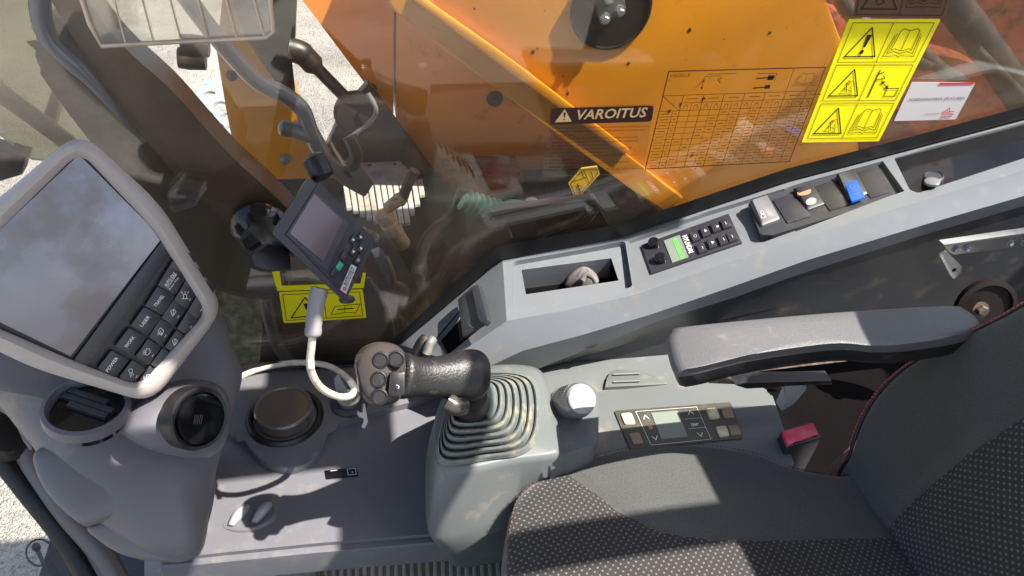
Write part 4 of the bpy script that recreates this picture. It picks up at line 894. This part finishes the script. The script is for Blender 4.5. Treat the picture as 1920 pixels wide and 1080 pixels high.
# white hook
hk = prism('white_hook', ZT, [(684, 757), (687, 775), (690, 790), (684, 800), (678, 799), (683, 788), (680, 781), (674, 780), (669, 774), (671, 769), (675, 774), (681, 773), (680, 757)], .034, .004, M['white'], None, bev=.0006)
tag(hk, 'small white plastic hook hanging below the joystick head', 'hook')
# usb label
US = thing('socket_label', ZT.at(640, 886), 'small black socket cover with white square mark on the tray', 'socket')
prism('cover', ZT, [(608, 882), (668, 876), (672, 892), (611, 898)], .002, .003, M['gloss'], US, bev=.0006)
P = Print(ZT, .0026); P.line([(651, 879.5), (666, 878), (668, 889), (653, 890.5)], .0008, closed=True); P.line([(620, 883), (632, 881.5)], .0008); P.disc((661, 885), 1.4, None, 8); P.build('print', M['white'], US)
# twin vent knobs
vc = ZT.at(466, 966); va = V((-.05, .1, 1))
vt = thing('round_vent', vc, 'small oval air vent with two fins at the near edge of the tray', 'vent')
rv = .041
lathe('vent_ring', vc-va.normalized()*.006, va, [(rv*1.04, -.012), (rv*1.04, .002), (rv*.98, .006), (rv*.88, .007), (rv*.84, .0), (rv*.8, -.008), (0, -.008)], M['rail'], vt, 40)
lathe('vent_well', vc, va, [(rv*.79, -.012), (rv*.79, -.0065), (0, -.0065)], M['brass'], vt, 30)
for dx in (-.015, .017):
    c = vc + V((dx, 0, -.006)); tube('vent_fin', [c+V((.012, .026, .004)), c+V((.004, .005, .010)), c+V((-.008, -.024, .008))], .008, M['silver'], vt, 12, 5, radii=[.004+.005*math.sin(math.pi*i/10) for i in range(11)])
for o in [q for q in bpy.data.objects if q.parent == vt]:
    o.data.transform(Matrix.Translation(vc) @ Matrix.Diagonal((1, .66, 1, 1)) @ Matrix.Translation(-vc))
# dash body
BDp = pface(200, 850, .98, 0, .1)
db = thing('dash_body', BDp.at(220, 860), 'big rounded grey dash body under the tilted monitor, with air vents', 'dashboard')
u_ = sp2([(-200, 560), (100, 600), (300, 600), (405, 590), (432, 650), (452, 700), (440, 760), (425, 820), (405, 880), (392, 960), (372, 1040), (300, 1052), (210, 1010), (120, 930), (70, 850), (30, 800), (-30, 740), (-200, 700)], 4)
dome('body_shell', BDp.pts(u_), BDp.n, .07, M['dash2'], db, p=3, rings=16, depth=.12)
LPp = pface(190, 910, .93, -.05, .12)
dome('lower_cover', LPp.pts(sp2([(62, 862), (80, 838), (130, 828), (200, 836), (275, 858), (340, 885), (352, 905), (300, 936), (232, 960), (168, 984), (125, 962), (84, 918)], 5)), LPp.n, .018, M['dash2'], db, p=2.2, rings=12, depth=.05)
LQp = pface(270, 980, .955, .1, .0)
dome('foot_cover', LQp.pts(sp2([(168, 988), (232, 963), (292, 942), (325, 912), (398, 868), (402, 930), (385, 1000), (368, 1044), (300, 1054), (230, 1040), (185, 1012)], 5)), LQp.n, .014, M['dash2'], db, p=2.2, rings=12, depth=.05)
RPp = pface(340, 790, .93, .25, -.1)
dome('vent_lobe', RPp.pts(sp2([(222, 798), (262, 752), (330, 722), (395, 715), (425, 745), (428, 800), (405, 845), (365, 858), (300, 848), (250, 828)], 5)), RPp.n, .045, M['dash'], db, p=2.6, rings=14, depth=.08)
VPp = pface(372, 785, .885, .95, -.15); r = .038
lathe('side_vent_ring', VPp.at(372, 785), VPp.n, [(r, -.02), (r, .002), (r*.94, .005), (r*.86, .004), (r*.82, .0), (0, .002)], M['black'], db, 40)
lathe('side_vent_disc', VPp.at(372, 785), VPp.n, [(r*.8, .001), (r*.78, .006), (r*.5, .008), (0, .0085)], M['gloss'], db, 40)
P = Print(VPp, .0095)
for k in range(5): P.line([(366+k*3.4, 778), (363+k*3.4, 795)], .0006)
P.build('vent_marks', M['rail'], db)
OPp = pface(162, 758, .872, -.25, .95); r = .042; oc = OPp.at(162, 758)
lathe('oval_vent_ring', oc, OPp.n, [(r*1.16, -.012), (r*1.13, 0), (r*1.02, .002), (r*.96, -.003), (r*.93, -.016), (0, -.016)], M['dash'], db, 44)
lathe('oval_vent_well', oc, OPp.n, [(r*.92, -.03), (r*.92, -.009), (0, -.009)], M['gloss'], db, 40)
for k in (-1, 0, 1):
    a = OPp.at(162-46, 758-20+k*13, -.004); b = OPp.at(162+50, 758+12+k*13, -.004)
    a, b = lerp(a, b, .12*abs(k)), lerp(b, a, .12*abs(k))
    m_ = (b-a).cross(OPp.n).normalized()
    bm = bmesh.new(); add_prism(bm, [a+m_*.004, b+m_*.004, b-m_*.004, a-m_*.004], -OPp.n*.006, .001); from_bm('louvre', bm, M['dark'], db)
# ================================================================== MONITOR
MPp = pface(180, 500, .80, .30, -.25)
mo = thing('cab_monitor', MPp.at(180, 500), 'large tilted monitor with beige bezel and rows of labelled keys', 'monitor')
O_ = [(150, 243), (300, 382), (421, 578), (284, 757), (60, 690), (-150, 585), (-200, 470), (-30, 395)]
I_ = [(150, 284), (288, 430), (386, 586), (260, 723), (132, 674), (-60, 590), (-110, 520), (-20, 450)]
def mix2(A, B, t): return [(a[0]*(1-t)+b[0]*t, a[1]*(1-t)+b[1]*t) for a, b in zip(A, B)]
def rr3(L, h, r): return rnd(MPp.pts(L, h), r, 5)
def scl(L, s, c=(120, 500)): return [(c[0]+(x-c[0])*s, c[1]+(y-c[1])*s) for x, y in L]
loft('housing', [rr3(scl(O_, .9), -.075, .03), rr3(scl(O_, .97), -.055, .03), rr3(O_, -.018, .028), rr3(O_, -.006, .028), rr3(mix2(O_, I_, .25), .004, .026), rr3(mix2(O_, I_, .6), .006, .022), rr3(mix2(O_, I_, .92), .0, .018), rr3(I_, -.004, .016), rr3(I_, -.012, .016)], M['bezel'], mo, cap1=False, ang=50)
prism('face_panel', MPp, scl(I_, 1.03, (140, 510)), -.009, .004, M['black'], mo)
prism('screen', MPp, [(148, 290), (304, 446), (132, 668), (-60, 575), (-96, 522)], -.0065, .002, M['screen'], mo, smooth=False)
prism('face_bar', MPp, [(312, 440), (330, 462), (160, 690), (138, 676)], -.004, .004, M['key'], mo, bev=.001)
def keyq(c, a, b): return [(c[0]-a[0]-b[0], c[1]-a[1]-b[1]), (c[0]+a[0]-b[0], c[1]+a[1]-b[1]), (c[0]+a[0]+b[0], c[1]+a[1]+b[1]), (c[0]-a[0]+b[0], c[1]-a[1]+b[1])]
r1 = [(212, 683), (245, 641), (274, 602), (300, 564), (323, 526), (344, 492)]
r2 = [(248, 699), (278, 660), (302, 623), (326, 587), (348, 555), (366, 522)]
r3 = [(280, 709), (304, 675), (330, 642), (352, 607), (371, 575), (386, 548)]
KH = -.004
for rr_, aa, bb, nm in ((r1, (12.5, -17), (16, 9), 'function_key'), (r2, (12, -16), (12, 8), 'icon_key'), (r3, (11.5, -15), (10, 7), 'light_key')):
    for i, c in enumerate(rr_):
        d = (rr_[min(i+1, 5)][0]-rr_[max(i-1, 0)][0], rr_[min(i+1, 5)][1]-rr_[max(i-1, 0)][1]); l = math.hypot(*d); s = math.hypot(*aa)
        prism(nm, MPp, keyq(c, (d[0]/l*s, d[1]/l*s), bb), KH+.002, .004, M['key'], mo, bev=.0008, r=.0012)
P = Print(MPp, KH+.0026)
def ktext(s, c, L, hgt, bold=.01):
    d = (.60, -.80); nrm = (-.80, -.55)
    x0, y0 = c[0]-d[0]*L/2-nrm[0]*hgt/2, c[1]-d[1]*L/2-nrm[1]*hgt/2
    P.text(s, (x0, y0), (x0+d[0]*L, y0+d[1]*L), (x0+nrm[0]*hgt, y0+nrm[1]*hgt), bold=bold)
for s, c, L in (('POWER', r1[0], 33), ('WORK', r1[1], 26), ('USER', r1[2], 25), ('TRAVEL', r1[3], 26)): ktext(s, (c[0]-2, c[1]), L, 6.5)
ktext('AUTO IDLE', (319, 524), 31, 6.5, .02); ktext('Buzzer Stop', (326, 532), 28, 4.5); P.line([(314, 540), (331, 515)], .0006)
ktext('E S C', (340, 489), 16, 5); ktext('C A M', (348, 494), 18, 5); P.line([(338, 501), (351, 483)], .0006)
def icon(c, k):
    x, y = c
    if k == 0: P.ring((x-2, y-4), 3.5, .0006); [P.line([(x-4+j*2.6, y+1+j*-.5), (x-2+j*3, y+8-j*1.5)], .0005) for j in range(3)]
    elif k == 1: P.line([(x-4, y+5), (x-3, y-6), (x+3, y-6), (x+5, y), (x, y+6)], .0006, None, True); [P.line([(x-9, y-2+j*3), (x-5, y-2+j*3)], .0006) for j in range(3)]
    elif k == 2: P.line([(x-5, y-3), (x, y-8), (x+6, y-3), (x+2, y+6)], .0006, None, True); P.line([(x-1, y-3), (x+3, y+5)], .0006); P.ring((x-4, y+3), 2, .0005)
    elif k == 3: P.line([(x-5, y-4), (x+1, y-7), (x+5, y-2), (x-1, y+6)], .0006, None, True); P.line([(x, y-5), (x, y+3)], .0006)
    elif k == 4: P.line([(x-3, y+4), (x-3, y-3), (x+3, y-3), (x+3, y+4)], .0006); [P.line([(x-7+j*7, y-8), (x-5+j*5, y-5)], .0006) for j in range(3)]; P.line([(x-6, y+5), (x+6, y+5)], .0007)
    elif k == 5: P.ring((x-1, y-2), 4, .0007); P.line([(x-3, y+7), (x+3, y-7)], .0006); P.ring((x-1, y-2), 1.6, .0006)
for i, c in enumerate(r2): icon((c[0]-1, c[1]), (0, 1, 2, 3, 4, 5)[i]); P.line([(c[0]+7, c[1]+9), (c[0]+9.5, c[1]+5)], .0007)
for i, c in enumerate(r3):
    if i in (0, 2, 5): icon((c[0]-2, c[1]), {0: 1, 2: 3, 5: 0}[i])
    P.line([(c[0]+5, c[1]+8), (c[0]+7.5, c[1]+4)], .0007)
P.build('key_print', M['white'], mo)
# ================================================================== SMALL DISPLAY, ITS MOUNT AND CABLE
DPp = pface(610, 445, .82, .55, .12)
sd = thing('small_display', DPp.at(610, 445), 'small tilted black display with arrow keys on a window mount', 'display')
FO = [(597, 335), (705, 448), (648, 560), (531, 438)]
def dr3(L, h, r): return rnd(DPp.pts(L, h), r, 4)
FB = [(578, 330), (706, 450), (646, 567), (508, 437)]
loft('display_body', [dr3(scl(FB, .93, (618, 448)), -.05, .006), dr3(FB, -.044, .006), dr3(FB, -.002, .006), dr3(scl(FB, .985, (618, 448)), .001, .005)], M['key'], sd, ang=30)
prism('face_frame', DPp, scl(FO, .95, (618, 448)), .0022, .002, M['black'], sd, bev=.0006)
prism('screen_surround', DPp, [(589, 356), (655, 418), (613, 508), (536, 440)], .003, .002, M['dark'], sd, bev=.001)
prism('screen', DPp, [(589, 363), (643, 414), (606, 490), (543, 437)], .0042, .001, M['screen2'], sd, smooth=False)
for i, q in enumerate(((663, 449), (677, 444), (663, 472), (677, 466), (645, 480), (637, 499), (627, 511), (672, 488))):
    prism('display_key', DPp, keyq(q, (4.2, -6.2), (4, 3.8)), .0042, .003, M['greenlamp'] if i == 5 else M['black'], sd, bev=.0006)
P = Print(DPp, .0048)
for q in ((663, 449), (677, 444)): P.poly([(q[0]-2.5, q[1]-3), (q[0]+3, q[1]+1), (q[0]-1.5, q[1]+3.2)])
for q in ((663, 472), (677, 466)): P.poly([(q[0]-2, q[1]-3), (q[0]+3, q[1]-1), (q[0]-1, q[1]+3.2)])
P.ring((672, 488), 2.2, .0006); P.build('arrow_print', M['white'], sd)
P = Print(DPp, .0048); P.ring((645, 480), 1.6, .001); P.build('red_print', M['redink'], sd)
LB = [(659, 495), (669, 501), (649, 551), (638, 543)]
prism('name_plate', DPp, LB, .0032, .0012, M['paper'], sd, smooth=False)
P = Print(DPp, .0038); P.text('ROTOTILT', (650.5, 537.5), (666, 505), (644, 532.5), bold=.01, shear=.2); P.build('name_print', M['blackink'], sd)
P = Print(DPp, .0038); P.ring((646.5, 541.5), 2.4, .0012); P.build('logo_print', M['redink'], sd)
prism('lanyard_lug', DPp, sp2([(640, 560), (652, 553), (664, 556), (666, 564), (656, 569), (644, 568)], 4), -.008, .006, M['key'], sd, bev=.001)
sm_ = thing('suction_mount', W.at(490, 430), 'black suction cup mount on the glass left of the small display', 'mount')
W2 = py_(.93)
lathe('suction_cup', W2.at(489, 432), V((0, -1, 0)), [(.042, -.01), (.043, -.004), (.036, .006), (.022, .014), (.018, .03), (0, .03)], M['gloss'], sm_, 36)
tube('mount_arm', [W2.at(487, 432, .03), W2.at(505, 440, .07), dep(520, 455, .88), DPp.at(560, 455, -.05), DPp.at(600, 450, -.034)], .015, M['black'], sm_, 14)
prism('mount_lever', W2, [(452, 452), (496, 418), (508, 426), (500, 446), (462, 470)], .045, .02, M['black'], sm_, bev=.004)
prism('mount_clamp', DPp, [(470, 478), (505, 455), (545, 470), (548, 505), (500, 508), (476, 498)], -.045, .02, M['black'], sm_, bev=.005)
lathe('mount_knob', DPp.at(600, 318, -.03), UP*1.0-RT*.6, [(.012, -.01), (.014, 0), (.014, .014), (.01, .018), (0, .018)], M['black'], sm_, 12)
dc = thing('display_cable', DPp.at(590, 560), 'white cable with grey plug hanging from the small display to the key switch', 'cable')
tube('plug', [dep(600, 540, .83), dep(592, 575, .83), dep(588, 612, .83), dep(587, 632, .83)], .01, M['greyplug'], dc, 16, 4, radii=[.0098]*4+[.0092]*3+[.0096, .009, .0096, .0094, .009, .006])
tube('lead', [dep(587, 626, .83), dep(584, 650, .84), dep(582, 690, .86), dep(600, 725, .89), dep(632, 743, .93), dep(657, 742, .96), dep(664, 728, .97), dep(655, 712, .97)], .0046, M['whitecable'], dc, 12, 8)
wc = tube('white_cable', [ZT.at(452, 706, .016), ZT.at(480, 694, .022), ZT.at(520, 684, .03), ZT.at(568, 680, .035), ZT.at(615, 686, .04), ZT.at(648, 706, .04), ZT.at(668, 732, .03), ZT.at(656, 748, .02)], .0052, M['whitecable'], None, 12, 8)
tag(wc, 'white cable arching along the window base from the dash corner to the key switch', 'cable')
prism('cable_label', pface(583, 665, .8465), [(576, 656), (588, 655), (590, 690), (579, 691)], 0, .0006, M['paper'], dc, smooth=False)
# ================================================================== SEAT
seat = thing('operator_seat', pz(.3).at(1300, 1000), 'dark fabric operator seat with dotted inserts and red stitching', 'seat')
def sdist(p, poly):
    best = 1e9; s = 1
    for a, b in zip(poly, poly[1:]):
        ax, ay = a; bx, by = b; dx, dy = bx-ax, by-ay; l = dx*dx+dy*dy; t = max(0, min(1, ((p[0]-ax)*dx+(p[1]-ay)*dy)/l))
        qx, qy = ax+dx*t-p[0], ay+dy*t-p[1]; d = math.hypot(qx, qy)
        if d < best - 1e-9:
            best = d; s = 1 if dx*(p[1]-ay)-dy*(p[0]-ax) > 0 else -1
    return best*s
def cushion(name, pl, L, H, depth, bound, sign, p=2.6, rings=46, c=None, puff=0, n=6):
    O = spline([pl.at(*q) if len(q) == 2 else V(q) for q in L], n, True); N = len(O); c = (pl.at(*c) if len(c) == 2 else V(c)) if c else sum(O, V((0, 0, 0)))/N
    e1 = (pl.n.cross(V((0, 0, 1)) if abs(pl.n.z) < .9 else V((0, 1, 0)))).normalized(); e2 = pl.n.cross(e1)
    B = [((q-pl.p).dot(e1), (q-pl.p).dot(e2)) for q in pl.pts(bound)]
    me_v = []; me_f = []; plan = []; zone = []
    lev = [(1.0, -depth), (1.012, -depth*.6), (1.008, -.012)]
    for k in range(rings): a = math.pi/2*(k/rings)**1.15; lev.append((math.cos(a)**(2/p), math.sin(a)**(2/p)*H))
    for s, h in lev:
        for q in O:
            b = c + (q-c)*s; u, v = (b-pl.p).dot(e1), (b-pl.p).dot(e2); d = sdist((u, v), B)*sign
            hh = h - .0045*math.exp(-(d/.004)**2)*(1 if h > .01 else 0) + (puff*(1-math.exp(-max(d, 0)/.05)) if h > .005 else 0)*(1-s)
            me_v.append(b + pl.n*hh); plan.append((u, v, 0)); zone.append(d)
    for k in range(len(lev)-1):
        for i in range(N): j = (i+1) % N; me_f.append((k*N+i, k*N+j, (k+1)*N+j, (k+1)*N+i))
    me_f.append(tuple(range((len(lev)-1)*N, len(lev)*N)))
    me = bpy.data.meshes.new(name); me.from_pydata([tuple(v) for v in me_v], [], me_f); me.update()
    at = me.attributes.new('plan', 'FLOAT_VECTOR', 'POINT'); at.data.foreach_set('vector', [x for q in plan for x in q])
    at = me.attributes.new('zone', 'FLOAT', 'POINT'); at.data.foreach_set('value', zone)
    bmm = bmesh.new(); bmm.from_mesh(me); bmesh.ops.recalc_face_normals(bmm, faces=bmm.faces); bmm.to_mesh(me); bmm.free()
    o = link(name, me, M['fabric'], seat, True, 60); return O, o
def stitches(name, pl, O, c, s, h, parent, i0=0, i1=None, step=.0065, m='redthread'):
    P = [c + (q-c)*s + pl.n*h for q in O][i0:i1]; bm = bmesh.new(); acc = 0
    for a, b in zip(P, P[1:]):
        L = (b-a).length; t = step-acc
        while t < L:
            p0 = a + (b-a)*(t/L); p1 = p0 + (b-a).normalized()*step*.62
            tube_bm(bm, [p0, lerp(p0, p1, .5)+pl.n*.0006, p1], .0009, 5); t += step
        acc = (acc + L) % step
    return tag(from_bm(name, bm, M[m], parent), kind='stuff')
ZS = pz(.585)
CU = [(948, 1060), (952, 1000), (972, 938), (1035, 893), (1120, 862), (1220, 842), (1330, 845), (1420, 862), (1480, 886), (1560, 900), (1640, 915), (1760, 1090), (1900, 1300), (1750, 1600), (1100, 1640), (960, 1400), (945, 1180)]
cb = [(1010, 860), (1035, 886), (1085, 925), (1150, 982), (1230, 1024), (1330, 1040), (1480, 1038), (1640, 1030), (1800, 1020)]
cO, cu = cushion('seat_cushion', ZS, CU, .035, .10, cb, -1, p=3.2, c=(1330, 1180))
cc_ = ZS.at(1330, 1180)
stitches('stitching', ZS, cO, cc_, .992, .0145, seat, 0, 70, m='thread2')
box('seat_base', (.22, -.25, .16), (.74, .50, .45), M['dark'], seat, .02)
side = prism('seat_gap_shade', pz(.44), [(1380, 700), (1900, 640), (1900, 900), (1480, 930), (1440, 900)], 0, .04, M['cavity'], seat, bev=.004)  # near-black sheet puts the deep shade beside the seat into colour
# backrest
BKp = Pl(V((.665, .5, .56)), V((-1, -.03, .22)))
BK = [(1590, 925), (1606, 850), (1640, 765), (1700, 696), (1790, 644), (1920, 578), (.761, .50, .99), (.797, .50, 1.16), (.841, .48, 1.36), (.861, .36, 1.45), (.865, .1, 1.45), (.85, -.1, 1.35), (.755, -.17, .95), (.67, -.12, .56), (.66, .15, .52), (1740, 1130)]
bb = [(1610, 1090), (1680, 1012), (1700, 990), (1780, 920), (1850, 864), (1920, 818), (2100, 700), (2300, 560)]
bO, bk = cushion('backrest', BKp, BK, .05, .10, bb, -1, p=2.6, c=(.74, .20, .88))
bc_ = V((.74, .20, .88))
stitches('back_stitching', BKp, bO, bc_, .99, .0225, seat, 0, 50, .006)
tube('piping', [bc_ + (q-bc_)*1.0 + BKp.n*.012 for q in bO[:40]], .0026, M['dark'], seat, 8, 0)
# armrest
AR0 = [(1252, 640), (1258, 622), (1285, 612), (1500, 591), (1650, 580), (1780, 573), (1812, 580), (1838, 606), (1800, 632), (1700, 648), (1640, 650), (1560, 646), (1400, 668), (1290, 694), (1266, 690)]
def arr(z, s=1.0, dy=0): return spline([pz(z).at(1540+(x-1540)*s, 632+(y-632)*s+dy) for x, y in AR0], 5, True)
armsh = loft('armrest_shaded_side', [arr(.824, .86, 29), arr(.827, .95, 32), arr(.836, .985, 27), arr(.8555, 1.0, 11), arr(.856, .9, 10)], M['black'], seat, ang=60)  # black piece paints in the dark of the armrest's shaded side
arm = loft('armrest', [arr(.856, .98, 11), arr(.857, 1.008, 10), arr(.868, .99, 0), arr(.873, .93, -1), arr(.874, .6, -1), arr(.874, .1, -1)], mat('armrest_vinyl', (92, 92, 93), .42, var=.05, bump=.7, bs=700, dirt=(112, 108, 104), dscale=60, dthr=.66), seat, ang=60)
arm['label'] = 'black grained armrest with pale worn rear tip'
prism('armrest_tip', pz(.8775), [(1774, 572), (1812, 579), (1834, 604), (1806, 612), (1790, 592)], .0, .002, M['paper'], arm, bev=.0006)
prism('armrest_bracket', py_(.62), [(1466, 722), (1515, 716), (1512, 732), (1490, 758), (1466, 772), (1478, 748)], .0, .02, M['silver'], seat, bev=.003)
prism('bracket_bar', py_(.62), [(1380, 724), (1400, 718), (1560, 714), (1562, 722), (1400, 730)], .0, .02, M['black'], seat, bev=.003)
# buckle and belt
bu = thing('seat_belt_buckle', pz(.6).at(1505, 840), 'black seat belt buckle with red release button beside the seat back', 'buckle')
q0 = [(1464, 806), (1526, 789), (1543, 820), (1478, 838)]
zt = .62
rb = [rnd([pz(zt).at(*q)+V((0, 0, z-zt)) for q in q0], .004, 3) for z in (zt-.08, zt-.004)]; rb.append([lerp(p, sum(rb[1], V((0, 0, 0)))/len(rb[1]), .05)+V((0, 0, .003)) for p in rb[1]])
loft('buckle_body', rb, M['key'], bu, ang=40)
prism('release_button', pz(zt), [(1467, 808), (1524, 793), (1536, 815), (1524, 815), (1522, 820), (1488, 828), (1486, 833), (1477, 834)], .002, .006, M['red'], bu, bev=.0012)
bt = loft('belt_webbing', [[pz(.50).at(1530, 905), pz(.50).at(1560, 868), pz(.503).at(1560, 868), pz(.503).at(1530, 905)], [pz(.53).at(1600, 885), pz(.54).at(1606, 826), pz(.543).at(1606, 826), pz(.533).at(1600, 885)], [pz(.56).at(1660, 900), pz(.57).at(1660, 830), pz(.573).at(1660, 830), pz(.563).at(1660, 900)]], M['belt'])
tag(bt, 'pale seat belt webbing tucked between cushion, backrest and buckle', 'belt')
# ================================================================== FLOOR MAT, SILL, FRONT FRAME
fm = thing('floor_mat', pz(.16).at(720, 1070), 'ribbed brown floor mat below the tray at the bottom edge', 'mat')
prism('mat_base', pz(.17), [(300, 1020), (960, 1000), (960, 1140), (300, 1140)], 0, .01, M['mat_'], fm)
for i in range(26):
    x = 580+i*14.5; s = (x-760)*.03
    prism('mat_rib', pz(.17), [(x, 1010), (x+7.5, 1010), (x+8+s, 1140), (x+s, 1140)], .008, .008, M['mat_'], fm, bev=.002)
prism('mat_edge', pz(.19), [(270, 1046), (590, 1040), (600, 1140), (270, 1140)], 0, .01, M['alumframe'], fm, bev=.003)
ff = thing('cab_sill', dep(90, 950, 1.1), 'curved grey lower cab frame at the bottom left corner, beside the dash body', 'frame')
FPp = pface(100, 950, 1.12, .3, .2)
tube('outer_tube', [FPp.at(*q) for q in [(-60, 700), (-10, 760), (40, 850), (80, 920), (150, 1000), (210, 1100)]], .028, M['frame'], ff, 16)
tube('inner_tube', [FPp.at(*q, .02) for q in [(40, 790), (52, 850), (80, 900), (130, 970), (190, 1040), (230, 1110)]], .018, M['frame'], ff, 14)
tube('seal', [FPp.at(*q, .01) for q in [(-60, 800), (0, 856), (60, 930), (130, 1020), (180, 1110)]], .016, M['gasket'], ff, 12)
prism('bright_clip', FPp, [(34, 800), (52, 796), (64, 822), (60, 842), (46, 826)], .05, .01, M['silver'], ff, bev=.003)
lathe('round_mount', FPp.at(14, 812, .03), FPp.n, [(.04, -.02), (.042, 0), (.03, .012), (0, .014)], M['blackpaint'], ff)
gm = thing('front_glass', FPp.at(60, 1035, -.06), 'lower front glass with a ring shaped mark at the bottom left corner', 'glass')
prism('glass_pane', FPp, [(-200, 850), (20, 900), (150, 1060), (190, 1160), (-200, 1160)], -.05, .005, M['glass'], gm)
P = Print(FPp, -.045); P.ring((74, 1036), 25, .0028); P.line([(68, 1026), (82, 1058)], .006); P.disc((68, 1026), 9); P.build('ring_mark', M['rail'], gm)
